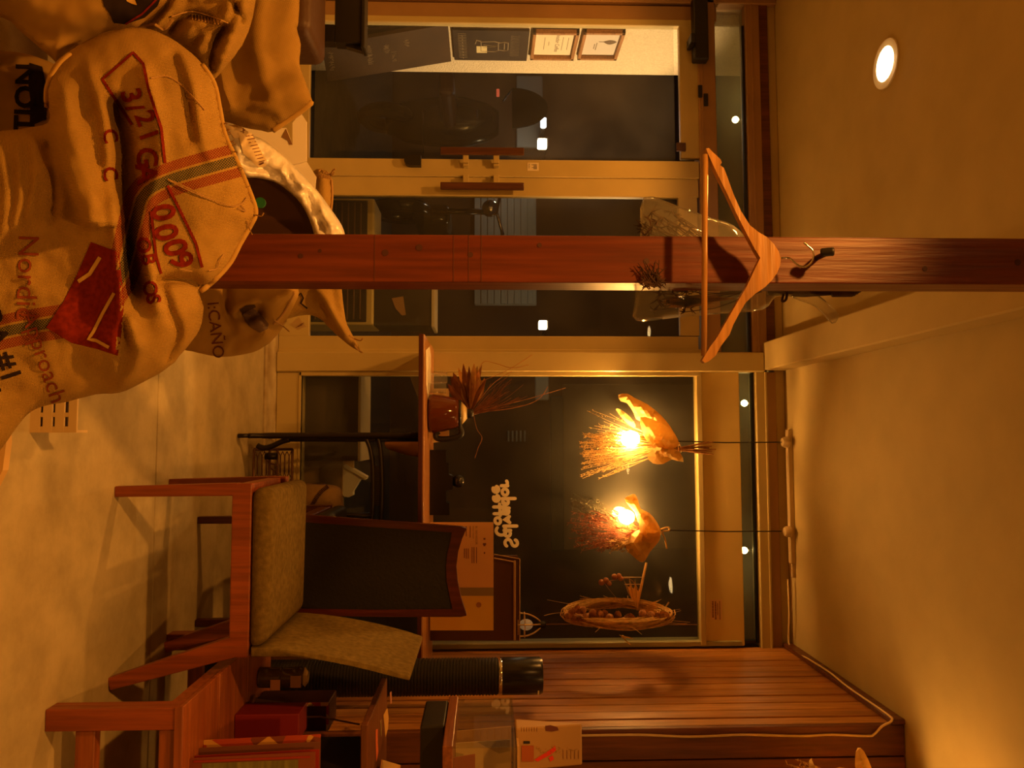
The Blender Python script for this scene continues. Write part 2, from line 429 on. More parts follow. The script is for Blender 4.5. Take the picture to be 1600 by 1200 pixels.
# darker worn patches and pale scuffs in the concrete
nt = CONC.node_tree; b_ = nt.nodes['Principled BSDF']; src = b_.inputs['Base Color'].links[0].from_socket
n_ = nt.nodes.new('ShaderNodeTexNoise'); n_.inputs['Scale'].default_value = 6.5; n_.inputs['Detail'].default_value = 8; n_.inputs['Roughness'].default_value = .65
r_ = nt.nodes.new('ShaderNodeMapRange'); r_.inputs[1].default_value = .35; r_.inputs[2].default_value = .62; r_.inputs[3].default_value = .80; r_.inputs[4].default_value = 1.06
x_ = nt.nodes.new('ShaderNodeMix'); x_.data_type = 'RGBA'; x_.blend_type = 'MULTIPLY'; x_.inputs[0].default_value = 1
tc_ = [q for q in nt.nodes if q.type == 'TEX_COORD'][0]
nt.links.new(tc_.outputs['Object'], n_.inputs['Vector']); nt.links.new(n_.outputs[0], r_.inputs[0]); nt.links.new(src, x_.inputs[6]); nt.links.new(r_.outputs[0], x_.inputs[7]); nt.links.new(x_.outputs[2], b_.inputs['Base Color'])

X0, X1, Y0 = XL, 1.95, -2.3
# floor: a base with poured slabs, open joints between them
bm = BM(); box(bm, X0-.1, X1+.1, Y0-.1, D+.02, -.16, -.012); floor = struct('floor', bm, mat('joint_grout', (.09, .06, .03), .9))
ys = [Y0, -1.1, .1, 1.27, onz(245, 700, 0).y, onz(412, 600, 0).y]
for a, b in zip(ys, ys[1:]):
    bm = BM(); box(bm, X0, X1, a+.0025, b-.0025, -.03, 0, .002, 1); obj('slab', bm, CONC, floor)
bm = BM(); box(bm, X0, X1, ys[-1]+.002, D+.02, -.03, .012, .006, 2); obj('threshold_strip', bm, mat('stained_concrete', (.32, .23, .11), .8, col2=(.62, .54, .34), scale=7, bump=.3, bscale=30), floor)
# ceiling and the boxed beam over the post
bm = BM(); box(bm, X0-.1, X1+.1, Y0-.1, D+.1, CEIL, CEIL+.12); struct('ceiling', bm, PLASTER)
ZB = Zp(1190, D, 560); XB0, XB1 = Xp(536, D, 1190), Xp(579, D, 1190)
bm = BM(); box(bm, XB0, XB1, Y0, D-.001, ZB, CEIL-.001, .006, 1)
for v in bm.verts: v.co.x += .004*noise.noise((0, v.co.y*3, v.co.z*9))
struct('trim_1', bm, PLASTER)
# left wall, wall behind the camera, right wall
bm = BM(); box(bm, X0-.1, X0, Y0-.1, D+.02, 0, CEIL); struct('wall_left', bm, PLASTER)
bm = BM(); box(bm, X0, X1, Y0-.1, Y0, 0, CEIL)
struct('wall_rear', bm, mat('rear_wall_paint', (.16, .10, .05), .8, var=.1, scale=3))
wr_ = struct('wall_right')
bm = BM(); box(bm, XR+.014, X1+.1, YF+.016, D+.02, 0, CEIL); obj('backing', bm, mat('wall_backing', (.03, .012, .005), .9), wr_)
bm = BM(); box(bm, X1, X1+.1, Y0, YF+.016, 0, CEIL); obj('plaster_return', bm, PLASTER, wr_)
n = 13; w_ = (D-YF)/n
for i in range(n):
    bm = BM(); y = YF+i*w_
    box(bm, XR-.002*(i % 3 == 1), XR+.016, y+.0035, y+w_-.0035, .012, CEIL-.03, .004, 2); obj('plank', bm, SLATM[i*5 % 3], wr_)
xs = [XR-.002, XR+.11, XR+.30, XR+.50, X1]
for i, (a, b) in enumerate(zip(xs, xs[1:])):
    bm = BM(); box(bm, a+.002, b-.002, YF-.014, YF+.016, .012, CEIL-.002, .004, 2); obj('plank', bm, wood('face_board', (.12, .036, .010), (.21, .068, .018), .5, 'z', 5), wr_)
bm = BM(); box(bm, XR-.022, XR-.002, YF-.02, D-.02, CEIL-.05, CEIL-.001, .003, 1); struct('trim_2', bm, DARKW)

# ---------------------------------------------------------------- shop front
P = lambda py, px=761: Xp(py, D, px)
Z = lambda px, py=600: Zp(px, D, py)
def fr(bm, ya, yb, xa, xb, f=.0, bk=.06, bev=.003):
    """aluminium section: image rows ya..yb (across), image columns xa..xb (height), proud of the glass plane by f"""
    ym = (ya+yb)/2; xm = (xa+xb)/2
    x0 = P(ya, xm); x1 = P(yb, xm)
    z0 = max(Z(xa, ym), .013) if xa > 0 else .013
    box(bm, x0, x1, D-f, D+bk, z0, min(Z(xb, ym), CEIL), bev, 1)
front = struct('wall_front')
bm = BM(); box(bm, X0, P(4), D-.03, D+.14, .013, CEIL, .004, 1); obj('corner_post', bm, CREAMD, front)
bm = BM(); fr(bm, 4, 27, 0, 1118, .015); obj('jamb', bm, CREAMD, front)
bm = BM(); fr(bm, 551, 582, 0, 1190, .045, .08, .006); obj('mullion', bm, CREAM, front)
bm = BM(); fr(bm, 546, 553, 0, 1100, .02, .05); obj('jamb', bm, CREAM, front)
bm = BM(); fr(bm, 4, 551, 1092, 1119, .03, .08, .004); fr(bm, 4, 551, 1096, 1099, .033, .03, .001); obj('door_header', bm, CREAMD, front)
bm = BM(); fr(bm, 4, 551, 1168, 1190, .02, .08); fr(bm, 4, 551, 1176, 1179, .024, 0, .001); obj('transom_head', bm, CREAMD, front)
bm = BM(); fr(bm, 582, 1012, 1182, 1199, .03, .08, .004); fr(bm, 582, 1012, 1196, 1199, .036, 0, .001); obj('transom_head', bm, CREAM, front)
bm = BM(); fr(bm, 4, 551, 1190, 1260, -.0, .1); fr(bm, 551, 1012, 1214, 1260, -.0, .1); obj('plaster_strip', bm, PLASTER, front)
bm = BM(); fr(bm, 4, 551, 1189, 1204, .012, .04, .003); obj('dark_batten', bm, DARKW, front)
bm = BM(); fr(bm, 582, 1012, 1199, 1216, .012, .08, .003); obj('head_batten', bm, CREAMD, front)
# two sliding doors
def door(name, ya, yb, st0, st1, yoff, label_handle):
    d = struct(name)
    def fd(bm, a, b, c, e, f=.02, bk=.02, bev=.003): fr(bm, a, b, c, e, f-yoff, bk+yoff, bev)
    bm = BM(); fd(bm, ya, ya+st0, 0, 1091); obj('stile', bm, CREAM, d)
    bm = BM(); fd(bm, yb-st1, yb, 0, 1091); obj('stile', bm, CREAM, d)
    bm = BM(); fd(bm, ya+st0, yb-st1, 1061, 1091, .018, .018); obj('top_rail', bm, CREAM, d)
    bm = BM(); fd(bm, ya+st0, yb-st1, 0, 485, .018, .018); obj('bottom_rail', bm, CREAM, d)
    bm = BM(); xm = 775; box(bm, P(ya+st0), P(yb-st1), D+yoff-.003, D+yoff+.003, Z(485), Z(1061)); obj('pane', bm, GLASS, d)
    return d
d1 = door('door_1', 26, 276, 10, 27, .0, '')
d2 = door('door_2', 276, 547, 29, 22, .012, '')
HW = wood('handle_wood', (.07, .022, .008), (.12, .04, .013), .4, 'z', 10)
for d, yc, s, yo in ((d1, 244.5, 1, 0), (d2, 297, -1, .012)):
    bm = BM(); yf = D+yo-.02
    x = P(yc); box(bm, x-.018, x+.018, yf-.062, yf-.040, Z(688), Z(819), .004, 2); h = obj('handle', bm, HW, d)
    for px in (727, 775):
        bm = BM(); xx = x+s*.055
        box(bm, min(x, xx), max(x, xx)+.001, yf-.042, yf-.028, Z(px-4), Z(px+5), .002, 1); box(bm, xx-.014, xx+.014, yf-.03, yf-.0002, Z(px-4), Z(px+5), .002, 1); obj('bracket', bm, CREAM, h)
bm = BM(); x = P(257); prism(bm, [(x+.027*math.cos(t)-.0, D-.0205, Z(641)+.033*math.sin(t)) for t in [PI+.0+PI*k/12 for k in range(13)]]+[(x+.027, D-.0205, Z(657)), (x-.027, D-.0205, Z(657))], (0, -.035, 0)); obj('lock', bm, BLACK, d1)
bm = BM(); x = P(262); box(bm, x-.021, x+.021, D-.0215, D-.0202, Z(825), Z(843)); st = obj('sticker', bm, mat('sticker_white', (.75, .66, .48), .5), d1)
bm = BM(); add_text(bm, '押', (P(257.5), D-.022, Z(832.5)), (1, 0, 0), (0, 0, 1), .030, offset=.0); add_text(bm, 'PUSH', (P(257.5), D-.022, Z(826.5)), (1, 0, 0), (0, 0, 1), .010); obj('lettering', bm, mat('ink_black', (.02, .015, .012), .7), st)
bm = BM(); box(bm, P(223), P(236), D-.03, D-.0182, Z(1061), Z(1076), .002, 1); obj('door_stop', bm, mat('brown_rubber', (.06, .02, .01), .6), d1)
bm = BM(); x0 = P(8, 1088); box(bm, x0, P(105, 1088), D-.085, D-.03, Z(1077, 60), Z(1100, 60), .008, 2); box(bm, P(70, 1088), P(84, 1088), D-.12, D-.03, Z(1070, 60), Z(1077, 60), .003, 1); smb = obj('smear_box', bm, BLACK); rebase(smb, (x0, D-.06, Z(1088))); tag(smb, 'black box standing in for a dark smear on the header above the left door', 'door closer')  # box put in for a dark smear on the header
for (a, b, c, e) in ((138, 157, 1096.5, 1103), (151, 170, 1105, 1112)):
    bm = BM(); box(bm, P(a, 1100), P(b, 1100), D-.038, D-.0305, Z(c), Z(e), .001, 1); obj('catch', bm, BLACK, front)
# transom windows
def pane_win(name, ya, yb, xa, xb, m, yo=.02):
    g = struct(name); bm = BM(); box(bm, P(ya, xa), P(yb, xa), D+yo-.003, D+yo+.003, Z(xa, (ya+yb)/2), Z(xb, (ya+yb)/2)); obj('pane', bm, m, g); return g
w2 = pane_win('window_2', 6, 551, 1118, 1169, FROST, .03)
w3 = pane_win('window_3', 582, 1006, 1156, 1184, FROST, .03)
bm = BM(); fr(bm, 40, 551, 1164, 1168, .0, .02, .001); obj('sash_strip', bm, BLACK, w2)
bm = BM(); fr(bm, 583, 1005, 1179, 1183, -.002, .03, .001); fr(bm, 1001, 1006, 1157, 1182, 0, .03, .001); obj('sash_strip', bm, BLACK, w3)
# the fixed window
w1 = struct('window_1')
bm = BM(); fr(bm, 582, 1008, 1096, 1157, .022, .06, .004); obj('top_panel', bm, mat('cream_panel', (.70, .55, .21), .42, var=.05, scale=5), w1)
bm = BM(); fr(bm, 582, 1005, 1089, 1097, .034, .03, .002); obj('top_bead', bm, CREAM, w1)
bm = BM(); fr(bm, 582, 588, 470, 1090, .036, .03, .002); obj('side_bead', bm, CREAM, w1)
bm = BM(); fr(bm, 1003, 1011, 430, 1157, .03, .06, .003); obj('side_frame', bm, mat('green_grey_aluminium', (.34, .32, .17), .4), w1)
bm = BM(); fr(bm, 582, 1005, 0, 470, .03, .06, .004); fr(bm, 582, 1005, 466, 470, .036, .0, .001); obj('bottom_panel', bm, CREAM, w1)
bm = BM(); box(bm, P(586), P(1004), D+.002, D+.009, Z(468), Z(1092)); pane1 = obj('pane', bm, glass('hazy_window_glass', .03), w1)
bm = BM(); yv = D-.001
# rounded balloon letters drawn as strokes
def oval(cx, cy, rx, ry, a0=0, a1=360, n=12): return [(cx+rx*math.cos(math.radians(a0+(a1-a0)*k/n)), cy+ry*math.sin(math.radians(a0+(a1-a0)*k/n))) for k in range(n+1)]
GL = {'S': (.62, [oval(.3, .72, .2, .2, 20, 250, 9)+oval(.3, .28, .22, .22, 70, -150, 9)]), 'a': (.6, [oval(.28, .27, .19, .2), [(.47, .5), (.47, .05)]]), 'l': (.3, [[(.14, .95), (.14, .05)]]),
      'v': (.5, [[(.06, .48), (.25, .08), (.44, .48)], [(.18, .4), (.25, .25), (.32, .4)]]), 'd': (.6, [oval(.27, .27, .19, .2), [(.47, .95), (.47, .05)]]), 'o': (.56, [oval(.28, .28, .2, .2)]), 'r': (.44, [[(.12, .5), (.12, .05)], oval(.3, .3, .18, .18, 170, 50, 6)]),
      'C': (.72, [oval(.38, .48, .27, .36, 45, 315, 14)]), 'f': (.42, [oval(.3, .75, .14, .16, 30, 180, 6)+[(.16, .05)], [(.04, .48), (.34, .48)]]), 'e': (.56, [[(.1, .3), (.46, .3)]+oval(.28, .28, .19, .21, 5, 300, 12)])}
def balloon(bm, word, py_right, px_base, px_len, size, tilt):
    adv = sum(GL[c][0] for c in word); s = px_len/FPX*D/adv; Pr = at(px_base, py_right, yv); x = 0
    for c in word:
        w_, strokes = GL[c]
        for st in strokes:
            pts = []
            for a, b in st: xx = (x+a)*s; pts.append(Pr+Vector((-xx, 0, b*size-xx*tilt)))
            n0 = len(bm.verts); tube(bm, pts, size*.115, 8)
            for q in (pts[0], pts[-1]): ball(bm, q, size*.115, 10, 6)
        x += w_
balloon(bm, 'Salvador', 856, 788, 103, .072, .06); balloon(bm, 'Coffee', 839, 773, 80, .070, .06)
for v in bm.verts: v.co.y = yv+(v.co.y-yv)*.05
obj('window_lettering', bm, mat('decal_cream', (.95, .88, .66), .6), w1)
bm = BM(); box(bm, P(935, 1110), P(967, 1110), D-.0232, D-.0222, Z(1101), Z(1119)); sl = obj('label_sticker', bm, mat('sticker_tan', (.75, .52, .26), .6), w1)
bm = BM()
for k, (px, t, s) in enumerate(((1104.5, '03-3317-1888', .0135), (1108.5, '03-6279-2255', .0135), (1112, 'OPEN 10:00', .009), (1115.5, 'CLOSE 20:00', .009))):
    add_text(bm, t, (P(938, 1110), D-.0236, Z(px)), (1, 0, 0), (0, 0, 1), s)
bm.clear()
for px, a, b, hgt in ((1105, 938, 963, .004), (1109, 938, 964, .004), (1112.3, 941, 960, .002), (1115.5, 938, 965, .002)):
    q = a
    while q < b: 
        e = q+random.uniform(.8, 2.4); box(bm, P(q, 1110), P(e, 1110), D-.0236, D-.0231, Z(px)-hgt, Z(px)+hgt); q = e+.5
obj('lettering', bm, mat('ink_brown', (.20, .06, .02), .7), sl)
# ================================================================== outside, seen through the glass
ASPH = mat('asphalt', (.03, .027, .024), .9, var=.3, scale=12)
bm = BM(); box(bm, -9, 7, D+.10, 13, -.2, -.03); gr = struct('floor_outside', bm, ASPH); gr.name = 'ground_outside'
STUC = mat('stucco', (.84, .72, .46), .95, var=.10, scale=90, bump=.9, bscale=140)
XW = Xp(33, D+.06); YW = onx(700, 114, XW).y
bm = BM(); box(bm, XW-.2, XW, D+.08, YW, -.03, CEIL+.1, .01, 2); struct('wall_outside_left', bm, STUC)
bm = BM(); box(bm, -6, XW-.2, D+.15, D+.35, -.03, 3); box(bm, 1.9, 5, D+.12, D+.3, -.03, 3); struct('wall_outside', bm, mat('night_wall', (.06, .045, .03), .9))
def W(px, py, off=0): p = onx(px, py, XW+off); return p
def wallbox(bm, px0, px1, py0, py1, off0, off1, bev=.0):
    a = W(px0, py0, off1); b = W(px1, py1, off1); c = W((px0+px1)/2, py0)
    y0 = a.y; y1 = W(px0, py1, off1).y; z0 = W(px0, py0, off1).z; z1 = W(px1, py0, off1).z
    box(bm, XW+off0, XW+off1, y0, y1, z0, z1, bev, 1); return y0, y1, z0, z1
OAK = wood('oak_frame', (.34, .15, .04), (.46, .22, .07), .5, 'y', 9)
for (a, b, lab, pap, kind) in ((833, 906, 'lower certificate in a light wooden frame on the outside stucco wall', (.86, .74, .48), 0), (912, 978, 'upper picture of a leaf in a light wooden frame on the outside stucco wall', (.66, .60, .48), 1)):
    f = thing('framed_print', lab, 'picture', W(a, 45), 'framed prints by the door')
    bm = BM(); y0, y1, z0, z1 = wallbox(bm, a, b, 45, 88, .001, .006); obj('backing_board', bm, BLACK, f)
    bm = BM(); wd = .018
    box(bm, XW+.001, XW+.03, y0, y1, z0, z0+wd, .002, 1); box(bm, XW+.001, XW+.03, y0, y1, z1-wd, z1, .002, 1)
    box(bm, XW+.001, XW+.03, y0, y0+wd, z0, z1, .002, 1); box(bm, XW+.001, XW+.03, y1-wd, y1, z0, z1, .002, 1); obj('frame', bm, OAK, f)
    bm = BM(); box(bm, XW+.006, XW+.008, y0+wd, y1-wd, z0+wd, z1-wd); pp = obj('paper', bm, mat('print_paper_%d' % kind, pap, .8), f)
    bm = BM(); ax = (0, 1, 0); yc = y0+wd; ww = y1-y0-2*wd
    if kind == 0:
        add_text(bm, 'Salvador Coffee', (XW+.0085, yc+ww*.04, z0+(z1-z0)*.53), ax, (0, 0, 1), ww*.125)
        for zf, wf in ((.68, .55), (.38, .16), (.28, .5), (.80, .5)): box(bm, XW+.008, XW+.0085, yc+ww*(.5-wf/2), yc+ww*(.5+wf/2), z0+(z1-z0)*zf, z0+(z1-z0)*zf+.0025)
    else:
        c = Vector((XW+.0085, yc+ww*.42, z0+(z1-z0)*.60)); L_ = []
        for t in range(13): L_.append(c+Vector((0, .028*math.sin(t/12*PI), .075*t/12-.01)))
        for t in range(12, -1, -1): L_.append(c+Vector((0, -.018*math.sin(t/12*PI), .075*t/12-.01)))
        prism(bm, L_, (.0006, 0, 0)); box(bm, c.x, c.x+.0006, c.y-.002, c.y+.002, c.z-.035, c.z)
        for zf, wf in ((.40, .30), (.35, .2)): box(bm, XW+.008, XW+.0085, yc+ww*(.62-wf/2), yc+ww*(.62+wf/2), z0+(z1-z0)*zf, z0+(z1-z0)*zf+.004)
    obj('lettering', bm, mat('ink_grey', (.14, .10, .06), .8), pp)
CHALK = mat('chalkboard', (.022, .012, .005), .8, var=.3, scale=8)
CHK = mat('chalk', (.30, .25, .16), .9)
b1 = thing('chalkboard', 'small dark chalkboard with a drawn bottle on the outside wall below the frames', 'chalkboard', W(705, 48))
bm = BM(); y0, y1, z0, z1 = wallbox(bm, 706, 828, 47, 94, .001, .016, .002); obj('board', bm, CHALK, b1)
bm = BM(); xo = XW+.0165; H = z1-z0; Wd = y1-y0
def chalkline(bm, pts, r=.0016): tube(bm, [Vector((xo, y0+Wd*a, z0+H*b)) for a, b in pts], r, 4)
for k in range(16):
    a = .10+.052*k; chalkline(bm, [(a, .07), (a+.02*random.random(), .11), (a+.01, .18)])
    if k % 2: chalkline(bm, [(a, .12), (a+.05, .13)])
for k in range(14): a = .15+.05*k; chalkline(bm, [(a, .76), (a+.02, .80), (a, .88)], .0009)
bot = [(.36, .37), (.34, .55), (.38, .62), (.36, .68), (.38, .73), (.62, .73), (.64, .68), (.62, .62), (.68, .55), (.66, .37), (.36, .37)]
chalkline(bm, bot, .003); chalkline(bm, [(.36, .60), (.64, .60)], .003); chalkline(bm, [(.40, .68), (.60, .68)], .003)
chalkline(bm, [(.34, .37), (.30, .31), (.42, .29)], .004); chalkline(bm, [(.45, .40), (.5, .58), (.55, .40)], .002)
obj('chalk_drawing', bm, CHK, b1)
bm = BM(); box(bm, xo-.0005, xo+.001, y0+Wd*.5, y0+Wd*.72, z0+H*.31, z0+H*.45); obj('paper_note', bm, mat('note_paper', (.7, .6, .3), .8), b1)
# the big chalkboard leaning against the wall outside the left door
c4 = [onz(0, 0, .5)]*4
Yn = D+.12
A = onx(503, 72, XW+.12); B = onx(700, 38, XW+.035); Cc = onx(705, 96, XW+.035); E = onx(512, 128, XW+.12)
b2 = thing('chalkboard_sign', 'large brown chalkboard sign leaning outside the left glass door', 'chalkboard', A)
nv = (B-A).cross(E-A).normalized(); nv = nv if nv.x > 0 else -nv
bm = BM(); prism(bm, [A, B, Cc, E], -nv*.02); obj('board', bm, mat('chalkboard_worn', (.042, .021, .006), .8, var=.25, scale=5), b2)
bm = BM(); prism(bm, [A-nv*.022-Vector((.03, 0, 0)), B-nv*.022+Vector((0, .01, -.02)), Cc-nv*.022+Vector((0, 0, -.02)), E-nv*.022-Vector((.03, 0, 0))], -nv*.015); obj('gap_shade_sheet', bm, CHALK, b2)  # dark sheet put in for the shaded gap behind the sign
bm = BM(); rs = random.Random(3)
def bl(u, v): return A.lerp(B, u).lerp(E.lerp(Cc, u), v)+nv*.001
for u0, v0, n in ((.05, .18, 16), (.36, .18, 9), (.36, .42, 9), (.50, .22, 8), (.55, .45, 9), (.66, .2, 6)):
    for k in range(n):
        v = v0+k*.032; p = [bl(u0+rs.uniform(-.02, .03), v+rs.uniform(0, .02)) for _ in range(4)]; tube(bm, p, .0013, 4)
obj('chalk_writing', bm, CHK, b2, kind='stuff')
# air conditioner unit outside the right door
Ya = D+.42; x0, x1 = Xp(311, Ya), Xp(508, Ya); zt = Zp(582, Ya)
ac = thing('air_conditioner', 'cream air conditioner outdoor unit with black grille outside the right door', 'air conditioner', (x0, Ya, -.03))
bm = BM(); box(bm, x0, x1, Ya, Ya+.28, -.03, zt, .012, 2); obj('casing', bm, CREAM, ac)
bm = BM(); box(bm, x0+.015, x1-.015, Ya-.006, Ya, .02, Zp(571, Ya), .004, 1); obj('front_recess', bm, BLACK, ac)
for k in range(9):
    bm = BM(); z = .06+k*(Zp(560, Ya)-.06)/8; box(bm, x0+.03, x1-.03, Ya-.012, Ya-.0055, z, z+.007, .001, 1); obj('grille_bar', bm, mat('grille_brown', (.10, .05, .02), .5), ac)
# planter box beside the door with a torn paper bag
Yb = D+.30; x0, x1 = Xp(420, Yb), Xp(504, Yb); z0, z1 = Zp(584, Ya), Zp(676, Yb)
pl = thing('crate', 'black crate with a white rim standing on the air conditioner outside', 'crate', (x0, Ya+.02, zt))
bm = BM(); box(bm, x0, x1, Ya+.01, Ya+.26, zt+.0005, z1-.02, .004, 1); obj('body', bm, mat('crate_black', (.02, .016, .012), .6), pl)
bm = BM(); box(bm, x0-.008, x1+.008, Ya+.003, Ya+.268, z1-.02, z1, .003, 1); obj('rim', bm, mat('rim_white', (.5, .42, .3), .6), pl)
bm = BM(); prism(bm, [at(612, 466, Ya+.006), at(630, 463, Ya+.006), at(634, 492, Ya+.006), at(628, 493, Ya+.006), at(618, 482, Ya+.006)], (0, .003, 0)); obj('paper_scrap', bm, mat('kraft_dark', (.30, .17, .07), .8), pl)
# dark signboard box with a pale top board outside the fixed window
Yc = D+.16; x0, x1 = Xp(576, Yc), Xp(719, Yc); zt2 = Zp(564, Yc)
sb = thing('bench_box', 'dark outdoor box with a pale top board under the fixed window', 'box', (x0, Yc, -.03))
bm = BM(); box(bm, x0, x1, Yc, Yc+.32, -.03, zt2-.014, .004, 1); obj('body', bm, mat('box_brown', (.045, .026, .012), .6, var=.3, scale=4), sb)
bm = BM(); box(bm, x0-.004, x1+.004, Yc-.008, Yc+.325, zt2-.014, zt2, .002, 1); obj('top_board', bm, mat('pale_board', (.5, .42, .3), .6), sb)
bm = BM(); box(bm, Xp(720, D+.4), Xp(845, D+.4), D+.4, D+.44, -.03, Zp(537, D+.4), .004, 1); pb = obj('tan_panel', bm, mat('tan_panel', (.24, .15, .06), .8)); rebase(pb, (Xp(780, D+.4), D+.42, -.03)); tag(pb, 'tan upright panel outside the window behind the white funnel', 'panel')
# house across the street
Yh = 8.6
hb = thing('building', 'dark house across the night street with a pale lit shutter', 'building', (-1.5, Yh, -.03))
bm = BM(); box(bm, -8, 6, Yh, Yh+.4, -.03, 6); obj('facade', bm, mat('facade_dark', (.075, .034, .014), .9, var=.2, scale=.8), hb)
bm = BM(); box(bm, Xp(306, Yh), Xp(478, Yh), Yh-.04, Yh-.0005, Zp(741, Yh), Zp(839, Yh), .01, 1); sh = obj('shutter', bm, mat('shutter_pale', (.30, .31, .31), .7, var=.1, scale=2), hb)
for k in range(9):
    bm = BM(); z = Zp(741, Yh)+k*.075; box(bm, Xp(308, Yh), Xp(476, Yh), Yh-.055, Yh-.039, z, z+.06, .004, 1); obj('slat', bm, MATS['shutter_pale'], sh)
bm = BM(); box(bm, Xp(120, Yh), Xp(232, Yh), Yh-.05, Yh-.0005, Zp(808, Yh), Zp(850, Yh), .01, 1); obj('shutter', bm, MATS['shutter_pale'], hb)
bm = BM(); box(bm, Xp(588, Yh), Xp(626, Yh), Yh-.05, Yh-.0005, Zp(836, Yh), Zp(857, Yh), .01, 1); obj('lit_board', bm, MATS['shutter_pale'], hb)
bm = BM(); box(bm, Xp(620, Yh), Xp(860, Yh), Yh-.09, Yh-.0005, Zp(859, Yh), Zp(879, Yh), .01, 1); obj('beam', bm, mat('beam_dark', (.03, .018, .01), .7), hb)
bm = BM(); box(bm, Xp(600, Yh), Xp(860, Yh), Yh-.02, Yh-.0005, Zp(879, Yh), Zp(1090, Yh), .01, 1); obj('upper_wall', bm, mat('upper_wall_grey', (.13, .075, .03), .9, var=.15, scale=1), hb)
for k in range(5):
    bm = BM(); z = Zp(793+6.3*k, Yh, 682); box(bm, Xp(673, Yh), Xp(690, Yh), Yh-.05, Yh-.0005, z, z+.02, .003, 1); obj('vent_slat', bm, MATS['shutter_pale'], hb)
# street lamps: real lights on the house opposite
LAMPW = emis('street_lamp_glow', (1.0, .82, .5), 14)
def wall_lamp(px, py, Y, r, lab, e):
    p = at(px, py, Y); t = thing('wall_lamp', lab, 'lamp', p, 'lamps across the street')
    bm = BM(); box(bm, p.x-r, p.x+r, Y-.04, Y+.04, p.z-r*.95, p.z+r*.95, .012, 2); obj('diffuser', bm, LAMPW, t)
    bm = BM(); box(bm, p.x-r*1.1, p.x+r*1.1, Y-.05, Y+.05, p.z+r*.95, p.z+r*1.25, .006, 1); box(bm, p.x-r*.35, p.x+r*.35, Y+.05, Yh-.001, p.z+r*.95, p.z+r*1.25, .004, 1); obj('cap', bm, BLACK, t)
    if e: lamp('POINT', (p.x, Y-.15, p.z), e, (1, .62, .25), .05)
wall_lamp(847, 225, 7.9, .05, 'square glowing lamp across the street seen through the left door', 3)
wall_lamp(848, 508, 7.9, .045, 'square glowing lamp across the street seen through the right door', 3)
p = at(849, 192, 7.9); t = thing('tube_light', 'short white vertical tube light across the street above the scooter', 'lamp', p)
bm = BM(); box(bm, p.x-.05, p.x+.05, 7.87, 7.93, p.z-.03, p.z+.03, .01, 1); obj('tube', bm, emis('cool_tube', (.9, .9, 1), 5), t)
bm = BM(); box(bm, p.x-.055, p.x+.055, 7.93, Yh-.06, p.z-.02, p.z+.02, .01, 1); obj('holder', bm, BLACK, t)
# parked scooter in the dark
Ys = 6.2
sc_ = thing('scooter', 'dark parked scooter with a rounded windscreen outside the left door', 'scooter', (Xp(170, Ys), Ys, -.03))
def S(px, py, dy=0): return at(px, py, Ys+dy)
SB = mat('scooter_black', (.012, .011, .012), .18)
bm = BM(); wz = .24
lathe(bm, [(.14, -.05), (.21, -.05), (.24, -.02), (.24, .02), (.21, .05), (.14, .05)], (S(0, 170).x, Ys+.1, .21), 24, Matrix.Rotation(PI/2, 3, 'Y'), cap=False); obj('wheel', bm, mat('tyre', (.015, .014, .013), .8), sc_)
bm = BM(); prof = [(.10, .2), (.17, .35), (.20, .6), (.21, .85), (.16, 1.05), (.10, 1.15)]; lathe(bm, prof, (S(0, 168).x, Ys+.2, 0), 20); obj('front_shield', bm, SB, sc_, True)
bm = BM(); c = S(800, 168); prism(bm, [c+Vector((.17*math.cos(t)*(1 if math.sin(t) > 0 else 1.05), .0, .30*math.sin(t))) for t in [PI*k/14 for k in range(15)]], (0, .02, 0)); obj('windscreen', bm, mat('smoked_screen', (.008, .007, .007), .5, spec=.15), sc_)
bm = BM(); box(bm, S(0, 150).x, S(0, 190).x, Ys-.6, Ys+.1, .68, .80, .05, 3); obj('seat', bm, mat('seat_dark_red', (.05, .008, .006), .4), sc_)
bm = BM(); p = S(778, 146, -.3); box(bm, p.x-.03, p.x+.03, p.y-.02, p.y, p.z-.012, p.z+.012, .004, 1); obj('tail_light', bm, emis('red_glow', (1, .1, .05), .5), sc_)
bm = BM(); tube(bm, [S(800, 140), S(790, 152), S(786, 158)], .008, 6); CHR = mat('chrome', (.8, .8, .8), .12, 1); obj('chrome_trim', bm, CHR, sc_)
bm = BM(); tube(bm, [S(745, 172, -.3), S(745, 184, -.3)], .012, 6); obj('chrome_trim', bm, CHR, sc_)
bm = BM(); tube(bm, [S(661, 172, -.4), S(661, 240, -.4)], .006, 6); obj('chrome_trim', bm, CHR, sc_)
p = at(766, 326, 7.0); t = thing('motorbike', 'chrome motorbike headlamp and bars glinting beyond the right door', 'motorbike', (p.x, 7.0, -.03))
bm = BM(); ball(bm, p, .08, 14, 10); obj('headlamp', bm, MATS['chrome'], t, True)
bm = BM(); tube(bm, [p+Vector((-.2, .1, .1)), p+Vector((0, .1, .06)), p+Vector((.22, .1, .12))], .015, 8); obj('handlebar', bm, MATS['chrome'], t, True)
bm = BM(); tube(bm, [p+Vector((0, .1, 0)), (p.x, 7.1, .35)], .03, 8); lathe(bm, [(.18, -.05), (.27, -.05), (.28, 0), (.27, .05), (.18, .05)], (p.x, 7.1, .255), 24, Matrix.Rotation(PI/2, 3, 'Y'), cap=False); box(bm, p.x-.1, p.x+.1, 7.15, 8.0, .35, .7, .06, 2); obj('body', bm, SB, t, True)
lamp('POINT', at(849, 192, 7.75), 4, (1, .9, .78), .06)
